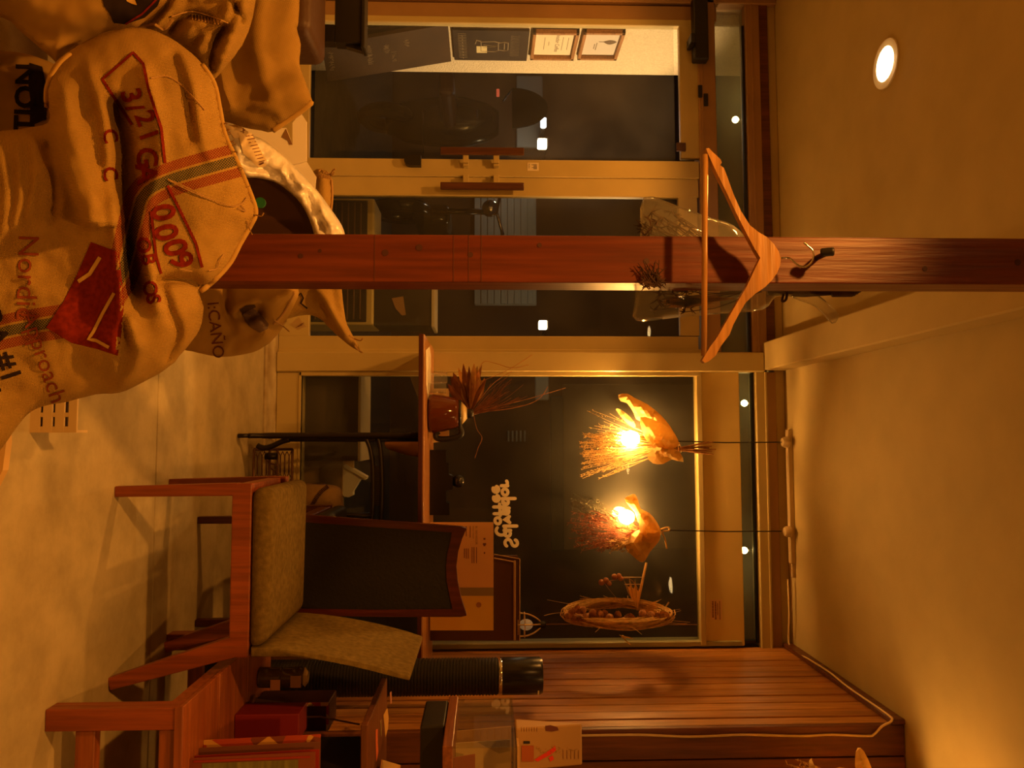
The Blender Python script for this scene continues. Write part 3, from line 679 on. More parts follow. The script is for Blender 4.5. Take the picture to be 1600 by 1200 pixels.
# porch globes above the shop front, behind the frosted transom
for px, py, lab in ((1149, 187, 'porch globe glowing behind the transom over the left door'), (1163, 630, 'porch globe behind the transom, nearer the mullion'), (1163, 860, 'porch globe behind the transom, nearer the wooden wall')):
    p = at(px, py, D+.2); t = thing('porch_globe', lab, 'lamp', p, 'porch lamps outside')
    bm = BM(); ball(bm, p, .017, 16, 10); obj('globe', bm, emis('porch_glow', (1, .62, .2), 110), t, True)
    bm = BM(); tube(bm, [p+Vector((0, 0, .022)), (p.x, p.y, CEIL+.1)], .006, 8); obj('stem', bm, BLACK, t)
bm = BM(); box(bm, XW, 1.9, D+.11, D+.5, CEIL+.1, CEIL+.16); struct('trim_3', bm, mat('soffit', (.12, .09, .05), .9))
# slim lamp added out of sight behind the mullion to light the picture wall
YL2 = D+.9; p = at(1010, 566, YL2)
t = thing('added_lamp', 'added slim lamp hidden behind the mullion, lighting the picture wall', 'lamp', (p.x, YL2, -.03))
aim = Vector((XW, D+.27, 1.38)); dr = (aim-p).normalized(); R3 = dr.to_track_quat('-Z', 'Y').to_matrix()
bm = BM(); tube(bm, [(p.x+.03, YL2+.03, -.03), (p.x+.03, YL2+.03, p.z-.02)], .018, 10); lathe(bm, [(.07, -.03), (.07, -.015), (.03, 0)], (p.x+.03, YL2+.03, 0), 16); obj('pole', bm, BLACK, t)
bm = BM(); lathe(bm, [(.012, .07), (.04, .06), (.045, -.04), (.042, -.04), (.038, .04), (.008, .045)], p, 18, R3, cap=False); obj('lamp_head', bm, BLACK, t, True)
bm = BM(); lathe(bm, [(.002, .012), (.034, .012), (.034, .014)], p, 16, R3); obj('lens', bm, emis('added_lamp_lens', (1, .6, .28), 12), t)
lamp('SPOT', p+dr*.005, 230, (1, .60, .29), .03, R3.to_euler(), math.radians(64), .5)
# ================================================================== post, hanger, window display
POSTW = wood('cedar_post', (.112, .019, .004), (.185, .040, .008), .42, 'z', 5, knots=True)
YP = 1.65
px0, px1 = Xp(367, YP), Xp(441, YP)
post = thing('post', 'reddish brown cedar post carrying the ceiling beam in the foreground', 'post', ((px0+px1)/2, YP+.045, 0))
bm = BM(); box(bm, px0, px1, YP, YP+.09, 0, ZB-.001, .003, 2); obj('timber', bm, POSTW, post)
for px in (583, 708, 732, 752):
    bm = BM(); box(bm, px0+.001, px1-.001, YP-.0008, YP+.001, Zp(px, YP)-.0008, Zp(px, YP)+.0008); obj('scribed_line', bm, mat('scratch_dark', (.10, .025, .008), .7), post)
rk = random.Random(6)
for px, py in ((602, 395), (655, 387), (735, 398), (843, 383), (500, 372+20), (1010, 408), (1445, 420), (1590, 410), (470, 400)):
    bm = BM(); p = at(px, py, YP); r = rk.uniform(.004, .008); lathe(bm, [(r*.3, .0), (r, .0004), (r, .001)], p, 12, Matrix.Rotation(PI/2, 3, 'X')); obj('knot', bm, mat('knot_dark', (.06, .015, .006), .6), post)
# coat hook and hanger
YH = 1.585
hk = thing('coat_hook', 'small black knob hook screwed to the post', 'hook', at(1275, 403, YP))
bm = BM(); c = at(1276, 403, YP); tube(bm, [c+Vector((0, -.0005, 0)), c+Vector((0, -.05, .004))], .006, 10); obj('stem', bm, BLACK, hk, True)
bm = BM(); tube(bm, smoothpts([c+Vector((0, -.048, -.012)), c+Vector((0, -.055, 0)), c+Vector((0, -.06, .012))], 4), [.007]+[.0095]*7+[.007], 12); obj('knob', bm, BLACK, hk, True)
hg = thing('clothes_hanger', 'pale wooden clothes hanger on the post', 'hanger', at(1262, 403, YH))
HWD = wood('hanger_wood', (.42, .20, .05), (.52, .28, .08), .32, 'x', 6)
outer = [(1103, 232), (1108, 231), (1113, 237), (1120, 243), (1126, 249), (1128, 254), (1125, 258), (1131, 262), (1136, 275), (1146, 303), (1158, 330), (1172, 352), (1186, 363), (1198, 370), (1209, 381), (1217, 393), (1220, 404), (1219, 415), (1214, 427), (1206, 438), (1195, 449), (1180, 459), (1165, 473), (1155, 490), (1146, 507), (1140, 523), (1130, 536), (1127, 540), (1124, 545), (1118, 556), (1107, 565), (1101, 567), (1097, 563)]
inner = [(1101, 556), (1110, 541), (1120, 528), (1135, 502), (1150, 476), (1166, 449), (1183, 413), (1188, 403), (1180, 390), (1165, 362), (1150, 332), (1135, 300), (1120, 270), (1108, 244)]
bm = BM()
for (a, b) in ((outer+inner, 0),):
    prism(bm, [at(x, y, YH) for x, y in a], (0, .017, 0))
bmesh.ops.triangulate(bm, faces=[f for f in bm.faces if len(f.verts) > 4])
obj('shoulders', bm, HWD, hg)
bm = BM(); tube(bm, [at(1102, 242, YH+.006), at(1100, 556, YH+.006)], .0062, 12); obj('trouser_bar', bm, HWD, hg, True)
bm = BM(); tube(bm, smoothpts([at(1219, 403, YH+.006), at(1232, 403, YH+.006), at(1238, 407, YH+.004), (at(1247, 414, YH+.002)), at(1257, 417, YH), at(1266, 412, YH), at(1271, 402, YH), at(1270, 392, YH), at(1262, 384, YH), at(1256, 379, YH)], 5), .0021, 8); obj('hook', bm, MATS['chrome'], hg, True)
# bunch of dried flowers in a clear sleeve hung on the back of the post
YB = 1.81
CELL = glass('cellophane', .10, (.93, .92, .88), 1.35, .08, (.8, .75, .6))
cb = thing('dried_bouquet', 'dried flowers in a clear plastic sleeve hanging on the back of the post', 'dried flowers', at(1240, 450, YB))
sl = Cloth([(1006, 308), (1060, 322), (1110, 340), (1146, 352), (1178, 385), (1205, 420), (1240, 448), (1238, 462), (1212, 464), (1192, 484), (1130, 490), (1060, 496), (994, 501), (992, 470), (996, 420), (1000, 370)], YB, .05, .05, 70, [([(1180, 400), (1100, 360), (1020, 330)], 9, .012, 'r'), ([(1200, 470), (1110, 455), (1000, 460)], 8, .012, 'r'), ([(1190, 430), (1100, 410), (1010, 400)], 12, -.012, 'r')], .012, .02, 9, 3, 5)
obj('sleeve', sl.mesh(), CELL, cb, True)
sl2 = Cloth([(1236, 452), (1262, 452), (1290, 470), (1310, 492), (1300, 506), (1275, 480), (1240, 466)], YB-.01, .02, .02, 14, [], .01, .04, 6, 3, 8)
obj('sleeve_tail', sl2.mesh(), CELL, cb, True)
rs = random.Random(5)
DARKF = mat('dry_dark', (.05, .022, .010), .9, var=.4, scale=30)
DRYM = mat('dry_tan', (.36, .19, .06), .9, var=.4, scale=30)
bm = BM()
for k in range(9):
    a = at(1340-4*k, 455+rs.uniform(-3, 6), YB+rs.uniform(-.01, .03)); b = at(1200, 450+rs.uniform(-10, 10), YB+rs.uniform(-.02, .02)); tube(bm, [a, a.lerp(b, .5)+Vector((rs.uniform(-.006, .006), 0, 0)), b], .004, 6)
obj('stems', bm, DARKF, cb, True)
bm = BM()
for k in range(70):
    a = at(1190, 445+rs.uniform(-12, 12), YB+rs.uniform(-.02, .02)); b = at(rs.uniform(1002, 1080), rs.uniform(330, 488), YB+rs.uniform(-.04, .04))
    tube(bm, [a, a.lerp(b, .6)+Vector((rs.uniform(-.02, .02), rs.uniform(-.01, .01), 0)), b], .0012, 3)
    for j in range(5):
        c = b+Vector((rs.uniform(-.02, .02), rs.uniform(-.015, .015), rs.uniform(-.02, .02))); tube(bm, [b, c], [.0025, .0008], 3)
obj('flower_heads', bm, DARKF, cb, kind='stuff')
bm = BM()
for k in range(9):
    a = at(1150-8*k, 470+rs.uniform(-8, 8), YB-.02); b = at(1030+rs.uniform(-20, 30), 470+rs.uniform(-14, 12), YB-.02); m_ = a.lerp(b, .5); n_ = Vector((.009, 0, .012))
    for s in (-1, 1): prism(bm, [a, m_+n_*s, b], (0, .0008, 0))
obj('dry_leaves', bm, DRYM, cb, kind='stuff')
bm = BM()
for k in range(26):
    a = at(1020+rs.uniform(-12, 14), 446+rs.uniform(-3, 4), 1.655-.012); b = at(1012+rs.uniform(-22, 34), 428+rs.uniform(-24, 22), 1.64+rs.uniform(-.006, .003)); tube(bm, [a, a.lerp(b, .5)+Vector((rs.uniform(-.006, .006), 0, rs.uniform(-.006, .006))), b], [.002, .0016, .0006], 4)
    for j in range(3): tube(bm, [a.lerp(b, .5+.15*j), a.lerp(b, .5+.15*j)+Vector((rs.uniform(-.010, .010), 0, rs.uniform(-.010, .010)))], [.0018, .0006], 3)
so = obj('smudge_sprig', bm, DARKF); rebase(so, at(1020, 446, 1.643)); tag(so, 'made-up dark sprig standing in for a smudge at the right edge of the post below the hanger', 'dried flowers')  # twigs made up in place of a dark smudge on the post
bm = BM(); tube(bm, smoothpts([at(1226, 455, YB), at(1222, 470, YB-.02), at(1228, 468, YB-.03), at(1230, 456, YB-.02)], 5), .003, 6); obj('ribbon', bm, DARKF, cb, True)
bm = BM(); c = at(1345, 452, YB-.02); tube(bm, [c, at(1330, 455, YB-.02), at(1300, 458, YB-.015)], [.006, .014, .010], 8); obj('wrapped_ends', bm, DARKF, cb, True)
bm = BM(); tube(bm, [at(1300, 440, 1.739), at(1302, 448, YB-.03), at(1300, 457, YB-.015)], .0015, 5); obj('hanging_string', bm, DARKF, cb)

# ------------------------------------------------------------------ pendant bouquets
YPN = D-.095
KRAFT = mat('kraft_paper', (.74, .53, .20), .75, var=.10, scale=14, bump=.2, bscale=30, translucent=.55)
BULB = [emis('bulb_glow_a', BULBC, 500), emis('bulb_glow_b', BULBC, 500), emis('bulb_glow_c', BULBC, 230)]
TWIG = mat('twig_brown', (.36, .17, .06), .9, var=.35, scale=40)
STRAW = mat('straw', (.70, .48, .17), .85, var=.35, scale=50, translucent=.4)
REED = mat('reed_red_brown', (.30, .09, .03), .9, var=.4, scale=60, translucent=.2)
SOCK = mat('socket_cream', (.5, .38, .2), .5)
def paper(parent, poly, Y, bulge, folds, seed):
    c = Cloth(poly, Y, bulge*.7, .0, 16, folds, .030, .075, 6, 2, seed); bm = c.mesh(); obj('kraft_paper', bm, KRAFT, parent)
pA = thing('pendant_lamp', 'glowing bulb wrapped in straw flowers and kraft paper, nearer the mullion', 'pendant lamp', at(1215, 691, YPN), 'bouquet pendant lamps')
pB = thing('pendant_lamp', 'glowing bulb wrapped in red brown reed and kraft paper, nearer the wooden wall', 'pendant lamp', at(1215, 830, YPN), 'bouquet pendant lamps')
for t, b, top, cy, rr in ((pA, PEND[0], 1221, 691, .040), (pB, PEND[1], 1221, 830, .034)):
    tip = at(1046 if t is pA else 1034, cy-2, YPN)
    bm = BM(); tube(bm, [at(top, cy, YPN), at((top+1046)/2, cy+.6, YPN), tip, b+Vector((0, .0, .05))], .0028, 8); obj('cord', bm, mat('cord_black', (.02, .012, .008), .6), t, True)
    bm = BM(); lathe(bm, [(.010, .075), (.016, .07), (.017, .035), (.014, .03)], b, 16); obj('socket', bm, mat('brass_dark', (.25, .13, .04), .4, .8), t, True)
    bm = BM(); ball(bm, b, rr, 18, 12, (1, 1, 1.15)); o = obj('bulb', bm, BULB[0 if t is pA else 1], t, True); 
    pass
paper(pA, [(966, 617), (980, 615), (992, 622), (1012, 632), (1032, 648), (1047, 666), (1060, 688), (1062, 694), (1052, 700), (1036, 686), (1022, 668), (1006, 660), (994, 655), (990, 645), (980, 630), (970, 627)], (YPN+.03), .02, [([(985, 620), (992, 652)], 4, .02, 'r'), ([(1010, 640), (1050, 690)], 5, .02, 'r')], 1)
paper(pA, [(1050, 700), (1062, 706), (1068, 722), (1050, 718), (1036, 725), (1020, 724), (1011, 712), (1024, 700), (1038, 688)], (YPN-.04), .02, [([(1015, 718), (1050, 702)], 4, .02, 'r'), ([(1034, 722), (1052, 704)], 4, -.015, 'r')], 2)
paper(pA, [(1000, 652), (1020, 655), (1045, 668), (1060, 690), (1052, 702), (1030, 700), (1012, 690), (1004, 675)], (YPN-.05), .02, [([(1005, 662), (1050, 695)], 5, .02, 'r')], 3)
paper(pA, [(962, 640), (970, 640), (985, 652), (993, 664), (990, 668), (978, 660)], (YPN+.05), .01, [], 9)
paper(pB, [(976, 779), (984, 774), (992, 772), (997, 782), (1001, 795), (1014, 801), (1026, 815), (1033, 830), (1031, 838), (1020, 834), (1005, 825), (996, 814), (992, 801), (983, 791)], (YPN-.02), .02, [([(990, 775), (997, 810)], 4, .02, 'r'), ([(1003, 800), (1030, 833)], 5, .02, 'r')], 4)
paper(pB, [(986, 836), (1000, 827), (1020, 830), (1032, 836), (1028, 848), (1016, 862), (1008, 876), (1000, 878), (988, 868), (978, 858), (981, 846)], (YPN-.04), .025, [([(990, 840), (1000, 872)], 5, .02, 'r'), ([(1010, 834), (1008, 868)], 5, -.02, 'r')], 5)
paper(pB, [(1000, 805), (1014, 806), (1030, 830), (1028, 845), (1010, 855), (1000, 838)], (YPN-.05), .015, [], 6)
rs = random.Random(11)
def sprays(name, t, base, boxx, boxy, n, m, Y, dep, tuft, r=.0011, th=.012, kd='stuff', curve=.03):
    bm = BM()
    for k in range(n):
        a = at(base[0]+rs.uniform(-5, 5), base[1]+rs.uniform(-5, 5), Y+rs.uniform(-.012, .012))
        u = rs.random(); v = rs.random()
        x = boxx[0]+(boxx[1]-boxx[0])*v; y = boxy[0]+(boxy[1]-boxy[0])*u
        b = at(x, y, Y+rs.uniform(-dep, dep)); mid = a.lerp(b, .55)+Vector((rs.uniform(-curve, curve), rs.uniform(-curve, curve), rs.uniform(-curve, curve)))*.4
        tube(bm, smoothpts([a, mid, b], 3), r, 3, False)
        for j in range(tuft):
            q = b.lerp(a, rs.uniform(0, .28)); d = Vector((rs.uniform(-1, 1), rs.uniform(-1, 1), rs.uniform(-1.3, .5)))*th
            tube(bm, [q, q+d*.5, q+d], [.0007, .0019, .0006], 3, False)
    return obj(name, bm, m, t, kind=kd)
sprays('straw_flowers', pA, (1048, 697), (905, 962), (676, 748), 85, STRAW, YPN-.02, .06, 12)
sprays('straw_flowers', pA, (1046, 694), (910, 955), (640, 690), 16, STRAW, YPN, .06, 6, th=.010)
bm = BM()
for k in range(16):
    a = at(1056, 701+rs.uniform(-4, 4), (YPN-.01)+rs.uniform(-.012, .012)); b = at(1122-rs.uniform(0, 26), 686+rs.uniform(0, 26), (YPN-.01)+rs.uniform(-.03, .03)); tube(bm, [a.lerp(b, -.35), a, b], .0034, 6)
obj('stem_bundle', bm, TWIG, pA, kind='stuff')
bm = BM()
for q in (1052, 1056, 1060): tube(bm, [at(q, 701, (YPN-.01))+Vector((.018*math.cos(s*PI/6), .018*math.sin(s*PI/6), .001*s)) for s in range(13)], .0018, 5)
obj('twine', bm, STRAW, pA, True)
sprays('reed_plumes', pB, (1010, 835), (888, 985), (795, 862), 90, REED, (YPN-.01), .06, 12, th=.014)
sprays('reed_plumes', pB, (1005, 838), (945, 985), (842, 866), 26, STRAW, (YPN-.02), .05, 10, th=.010)
GREYG = mat('grey_green_dry', (.10, .085, .04), .9, var=.3, scale=40)
sprays('grey_sprig', pB, (990, 825), (888, 932), (772, 800), 16, GREYG, (YPN+.03), .03, 12, th=.012)
bm = BM(); tube(bm, smoothpts([at(1032, 827, (YPN-.02)), at(1044, 824, (YPN-.02)), at(1045, 829, (YPN-.04)), at(1035, 831, (YPN-.03)), at(1039, 842, (YPN-.03)), at(1042, 857, (YPN-.02))], 5), .0042, 6); obj('twine', bm, STRAW, pB, True)
# third bouquet lamp, mostly past the edge of the frame
p = PEND[2]
pC = thing('pendant_lamp', 'bouquet pendant lamp cut off by the picture edge, in front of the wooden wall', 'pendant lamp', (p.x, p.y, CEIL), 'bouquet pendant lamps')
bm = BM(); tube(bm, [(p.x, p.y, CEIL-.001), p+Vector((0, 0, .05))], .0028, 8); obj('cord', bm, MATS['cord_black'], pC, True)
bm = BM(); lathe(bm, [(.010, .075), (.016, .07), (.017, .035), (.014, .03)], p, 16); obj('socket', bm, MATS['brass_dark'], pC, True)
bm = BM(); ball(bm, p, .026, 18, 12, (1, 1, 1.15)); obj('bulb', bm, BULB[2], pC, True)
YC = p.y-.06
paper(pC, [(1340, 1168), (1350, 1174), (1362, 1200), (1368, 1225), (1350, 1240), (1338, 1210), (1336, 1185)], YC, .02, [([(1345, 1172), (1352, 1230)], 4, .02, 'r')], 12)
paper(pC, [(1268, 1184), (1264, 1200), (1290, 1240), (1330, 1250), (1300, 1215), (1272, 1195)], p.y+.075, .02, [], 13)
paper(pC, [(1285, 1206), (1345, 1204), (1400, 1215), (1400, 1300), (1285, 1300)], p.y+.085, .02, [([(1300, 1210), (1350, 1290)], 5, .02, 'r')], 14)  # out-of-frame sheet added to keep the bulb's light off the boards
sprays('straw_flowers', pC, (1330, 1235), (1225, 1265), (1180, 1260), 30, STRAW, YC, .05, 8)
# wiring rail on the ceiling strip
YR = D-.075
rl = thing('lamp_rail', 'short cream wiring rail holding two lamp sockets at the ceiling edge', 'lamp rail', at(1230, 770, YR))
bm = BM(); a = at(1231, 671, YR); b = at(1231, 880, YR); box(bm, a.x, b.x, YR-.016, YR+.016, CEIL-.026, CEIL-.0005, .003, 1); obj('rail', bm, SOCK, rl)
bm = BM(); a = at(1231, 880, YR); b = at(1231, 905, YR); box(bm, a.x, at(1231, 873, YR).x+.09, YR-.01, YR+.01, CEIL-.02, CEIL-.0005, .003, 1); obj('end_piece', bm, SOCK, rl)
for cy in (691, 830):
    bm = BM(); x = at(1215, cy, YR).x; lathe(bm, [(.014, CEIL-.058), (.020, CEIL-.056), (.026, CEIL-.046), (.026, CEIL-.026)], (x, YR-.02, 0), 18); obj('socket_plug', bm, SOCK, rl, 'auto')
CABLE = mat('cable_cream', (.85, .66, .34), .5)
YFc = YF-.022
pts = [at(1231, 905, YR), at(1233, 960, YR), Vector((XR-.012, D-.06, CEIL-.03)), Vector((XR-.028, (D+YF)/2+.2, CEIL-.046)), Vector((XR-.03, (D+YF)/2, CEIL-.04)), Vector((XR-.03, (D+YF)/2-.2, CEIL-.052)), Vector((XR-.028, YF+.03, CEIL-.048)), Vector((XR-.022, YFc-.006, CEIL-.055)), at(1378, 1135, YFc), at(1366, 1147, YFc), at(1355, 1150, YFc), at(1300, 1148, YFc), at(1250, 1150, YFc), at(1160, 1148, YFc), at(1080, 1151, YFc), at(1000, 1148, YFc), at(915, 1149, YFc), at(850, 1150, YFc)]
bm = BM(); tube(bm, smoothpts(pts, 5), .0042, 6); cbl = obj('cable', bm, CABLE, None, True); rebase(cbl, pts[0]); tag(cbl, 'cream cable run along the ceiling edge and down the wooden wall', 'cable')
bm = BM(); tube(bm, smoothpts([at(1235, 880, YR), at(1237, 930, YR+.01), at(1238, 975, YR+.02), at(1240, 1008, YR+.03)], 5), .0014, 5); c2 = obj('thin_wire', bm, TWIG, None, True); rebase(c2, at(1235, 880, YR)); tag(c2, 'thin dark wire along the ceiling edge behind the cream cable', 'wire')

# ------------------------------------------------------------------ wreath, stick and caged bulb at the right of the window
wc = at(965, 958, 3.50)
wt = thing('wreath', 'dried vine wreath with pine cones hanging by the window jamb', 'wreath', wc)
an = math.radians(-89); e1 = Vector((math.cos(an), math.sin(an)*.8, 0)).normalized(); e2 = Vector((0, 0, 1)); e3 = e1.cross(e2)
R_ = .185
bm = BM()
for k in range(80):
    t0 = rs.uniform(0, 2*PI); ln = rs.uniform(1.5, 4); rr = R_+rs.uniform(-.03, .035); ph = rs.uniform(0, 6); pts = []
    for i in range(15):
        t = t0+ln*i/14; q = rr+.012*math.sin(3*t+ph); pts.append(wc+e1*(q*math.cos(t))+e2*(q*math.sin(t)*1.12)+e3*(.02*math.sin(2*t+ph)))
    tube(bm, pts, .0028, 4)
obj('vine_ring', bm, STRAW, wt, kind='stuff')
bm = BM()
for k in range(14):
    t0 = rs.uniform(0, 6.28); a = wc+e1*(R_*math.cos(t0))+e2*(R_*math.sin(t0)); tg = (e2*math.cos(t0)-e1*math.sin(t0)); pts = [a+tg*(.05*i)+(e1*math.cos(t0)+e2*math.sin(t0)-Vector((0, 0, .3)))*(.010*i*i*rs.uniform(.3, .8)) for i in range(5)]
    tube(bm, smoothpts(pts, 3), .0011, 3)
obj('loose_vines', bm, STRAW, wt, kind='stuff')
CONE = mat('pine_cone', (.42, .19, .06), .85, var=.5, scale=70)
for k in range(34):
    t = -PI*.5+ (k/19-.5)*4.3; c = wc-e1*.0+e1*(R_+.02)*(-math.cos(t+PI/2))*1.0+e2*(R_*1.1*math.sin(t+PI/2))*1.0
    c = at(888+152*k/33, 957+rs.uniform(-7, 8)+9*math.sin(PI*k/33), 3.36+rs.uniform(-.015, .015))
    bm = BM(); d = Vector((rs.uniform(-1, 1), rs.uniform(-1, 1), rs.uniform(-1, 1))).normalized(); M_ = d.to_track_quat('Z', 'Y').to_matrix()
    for j in range(5): lathe(bm, [(.003, -.001), (.015*math.sin(PI*(j+1)/6.5)+.004, .003), (.003, .006)], c+d*(.006*j-.012), 7, M_)
    obj('pine_cone', bm, CONE, wt)
bm = BM()
for (bx, by, ex, ey) in ((993, 948, 984, 920), (994, 948, 990, 922), (996, 950, 997, 926), (1003, 952, 1020, 946), (1003, 955, 1020, 953), (1004, 957, 1018, 961), (968, 992, 975, 996)):
    a = at(bx, by, 3.5); b = at(ex, ey, 3.48); tube(bm, [a, b], .0014, 4)
    for j in range(7):
        q = a.lerp(b, .35+.65*j/6); d = (b-a).normalized()
        for s in (-1, 1):
            sd = d.cross(Vector((0, 1, 0))).normalized()*s; tube(bm, [q, q+d*.008+sd*.004, q+d*.014+sd*.005], [.001, .0030, .0008], 4); tube(bm, [q+d*.012+sd*.005, q+d*.05+sd*.014], .0005, 3)
obj('wheat_ears', bm, mat('wheat', (.80, .52, .16), .8, translucent=.3), wt, kind='stuff')
bm = BM(); tube(bm, [at(1010, 879, 3.62), at(1000, 925, 3.6), at(995, 950, 3.58)], [.006, .0065, .006], 8); tube(bm, [at(1045, 941, 3.6), at(1030, 965, 3.58)], .004, 6); obj('stick', bm, STRAW, wt, True)
bm = BM()
for q in (902, 913): tube(bm, [at(972 if q == 902 else 976, q, 3.63), at(1004, q, 3.63)], .0016, 5)
obj('string', bm, mat('string_pale', (.8, .62, .36), .8), wt)
for (x, y, r) in ((940, 910, .015), (947, 907, .014), (952, 912, .012), (960, 901, .014), (967, 900, .013), (970, 904, .012)):
    bm = BM(); ball(bm, at(x, y, 3.63), r, 10, 7); obj('seed_pod', bm, mat('seed_pod', (.32, .13, .04), .7, var=.3, scale=40), wt, True)
bm = BM(); tube(bm, smoothpts([at(948, 908, 3.63), at(965, 906, 3.63), at(985, 905, 3.62), at(1000, 925, 3.6)], 5), .0014, 4); tube(bm, smoothpts([at(945, 912, 3.63), at(955, 925, 3.6), at(972, 945, 3.57)], 5), .0012, 4); obj('pod_stem', bm, TWIG, wt, True)
YG = 3.68; c = at(826, 976, YG)
cg = thing('cage_lamp', 'small lit bulb in a brass wire cage hanging low beside the window jamb', 'lamp', at(905, 975, YG))
CAGE = mat('cage_brass', (.75, .55, .25), .35, .7)
bm = BM()
for k in range(6):
    a = 2*PI*k/6+.3; pts = [Vector((r*math.cos(a), r*math.sin(a), z)) for r, z in ((.010, .056), (.022, .05), (.045, .02), (.058, -.015), (.060, -.055))]; tube(bm, [c+q for q in smoothpts(pts, 4)], .0032, 6)
for r, z in ((.058, -.02), (.060, -.052)): tube(bm, [c+Vector((r*math.cos(2*PI*k/24), r*math.sin(2*PI*k/24), z)) for k in range(25)], .0022, 5)
obj('cage', bm, CAGE, cg, True)
bm = BM(); ball(bm, c+Vector((0, 0, -.012)), .026, 14, 10, (1, 1, 1.25)); obj('bulb', bm, mat('bulb_soft', (.30, .22, .11), .3, emit=(1, .55, .2), estr=.12), cg, True)
bm = BM(); lathe(bm, [(.012, .04), (.017, .05), (.017, .075), (.008, .082)], c, 14); obj('socket', bm, BLACK, cg, True)
bm = BM(); tube(bm, [c+Vector((0, 0, .08)), at(905, 975, YG), at(1000, 976, YG+.02), at(1090, 976, YG+.06)], .0025, 6); obj('cord', bm, mat('cord_brown', (.25, .12, .05), .6), cg, True)
# ------------------------------------------------------------------ counter on an iron treadle stand
YCF = 3.22; YCB = D-.05; ZC = Zp(663, YCF, 600)
xa, xb = Xp(522, YCF), XR-.004
ct = thing('window_counter', 'long wooden counter board under the window on an iron treadle stand', 'counter', ((xa+xb)/2, YCF+.2, 0))
ctw = wood('counter_wood', (.34, .14, .04), (.46, .21, .065), .3, 'x', 5)
bm = BM(); box(bm, xa, xb, YCF, YCB, ZC-.022, ZC, .003, 2); obj('board', bm, ctw, ct)
bm = BM(); box(bm, xa, xb, YCF-.004, YCF-.0005, ZC-.024, ZC-.006, .001, 1); obj('front_edge', bm, mat('edge_dark_red', (.07, .014, .008), .4), ct)
IRON = mat('cast_iron', (.018, .012, .010), .42, .3)
YT = 3.34
def leg_set(xc, vis=True):
    bm = BM(); zf = .03
    for dy in (0, .30):
        tube(bm, smoothpts([(xc, YT+dy-.0, ZC-.023), (xc, YT+dy, .40), (xc, YT+dy-.02*(1 if dy == 0 else -1), .12), (xc, YT+dy-.06*(1 if dy == 0 else -1), .045)], 4), [.013]*9+[.011]*4, 8)
    tube(bm, [(xc, YT, .16), (xc, YT+.3, .16)], .010, 6); tube(bm, [(xc, YT, .55), (xc, YT+.3, .30)], .009, 6); tube(bm, [(xc, YT, .30), (xc, YT+.3, .55)], .009, 6); tube(bm, [(xc, YT, ZC-.03), (xc, YT+.3, ZC-.03)], .012, 6)
    obj('iron_leg', bm, IRON, ct, True)
    for dy in (-.06, .36):
        bm = BM(); lathe(bm, [(.008, -.009), (.022, -.009), (.024, 0), (.022, .009), (.008, .009)], (xc, YT+dy, .0245), 16, Matrix.Rotation(PI/2, 3, 'Y')); obj('castor', bm, IRON, ct, True)
XT0 = Xp(680, YT); leg_set(XT0); leg_set(XT0+.62)
bm = BM(); tube(bm, smoothpts([at(452, 687, YT+.03), at(440, 690, YT+.03), at(425, 697, YT+.03), at(412, 700, YT+.03), at(402, 696, YT+.03)], 4), .012, 8); tube(bm, [at(660, 687, YT+.03), at(452, 687, YT+.03)], .009, 8); obj('pitman_rod', bm, IRON, ct, True)
# arched brace
def arc(px_a, px_b, f): return [at(px_a+f*(px_b-px_a), 0, 0)]
bm = BM()
up_ = [(590, 683), (594, 700), (596, 725), (597, 760), (596, 795), (594, 820), (590, 845)]; lo_ = [(571, 683), (578, 700), (582, 725), (583, 760), (582, 795), (579, 820), (572, 845)]
YB_ = YT+.02
for L_ in (up_, lo_): tube(bm, smoothpts([at(x, y, YB_) for x, y in L_], 4), .010, 8)
tube(bm, [at(582, 805, YB_), at(545, 806, YB_), at(530, 806, YB_)], .012, 8)
obj('arched_brace', bm, IRON, ct, True)
bm = BM(); prism(bm, [at(x, y, YB_-.004) for x, y in ((583, 728), (596, 728), (597, 760), (596, 790), (582, 790), (583, 760))], (0, .012, 0))
for k in range(16): y = 732+k*3.6; box(bm, Xp(y, YB_), Xp(y, YB_)+.004, YB_-.006, YB_-.003, Zp(585, YB_), Zp(594, YB_), .0, 1)
obj('brace_plate', bm, IRON, ct)
# treadle plate: tilted iron grid
TP = mat('treadle_iron', (.16, .08, .04), .45, .5)
A = at(397, 702, YT+.04); W_ = .50; Aw = at(457, 702, YT+.20)
Bx = Vector((1, 0, 0)); By = (Aw-A); Hh = By.length; By.normalize(); Nn = Bx.cross(By)*-1
tp_ = A
def tpp(u, v, n=0): return tp_+Bx*(u*W_)+By*(v*Hh)+Nn*n
bm = BM()
for (a, b) in (((0, 0), (1, 0)), ((0, 1), (1, 1)), ((0, 0), (0, 1)), ((1, 0), (1, 1)), ((0, .40), (1, .40)), ((0, .60), (1, .60))): tube(bm, [tpp(*a), tpp(*b)], .006, 6)
obj('treadle_frame', bm, TP, ct, True)
for v0, v1 in ((.03, .38), (.62, .97)):
    m = 3; bm = BM()
    for s in range(4):
        u0 = .02+s*.245; u1 = u0+.235
        for k in range(m):
            va = v0+(v1-v0)*k/m; vb = v0+(v1-v0)*(k+1)/m; vc = (va+vb)/2
            tube(bm, [tpp(u0, va), tpp(u0+.04, vc), tpp(u0, vb)], .0028, 4); tube(bm, [tpp(u1, va), tpp(u1-.04, vc), tpp(u1, vb)], .0028, 4); tube(bm, [tpp(u0+.04, vc), tpp(u1-.04, vc)], .0035, 4)
    obj('treadle_grid', bm, TP, ct, True, kind='stuff')
bm = BM(); V_, F_ = text_tris('JANOME', .07, extrude=.003, shear=.2, spacing=1.25)
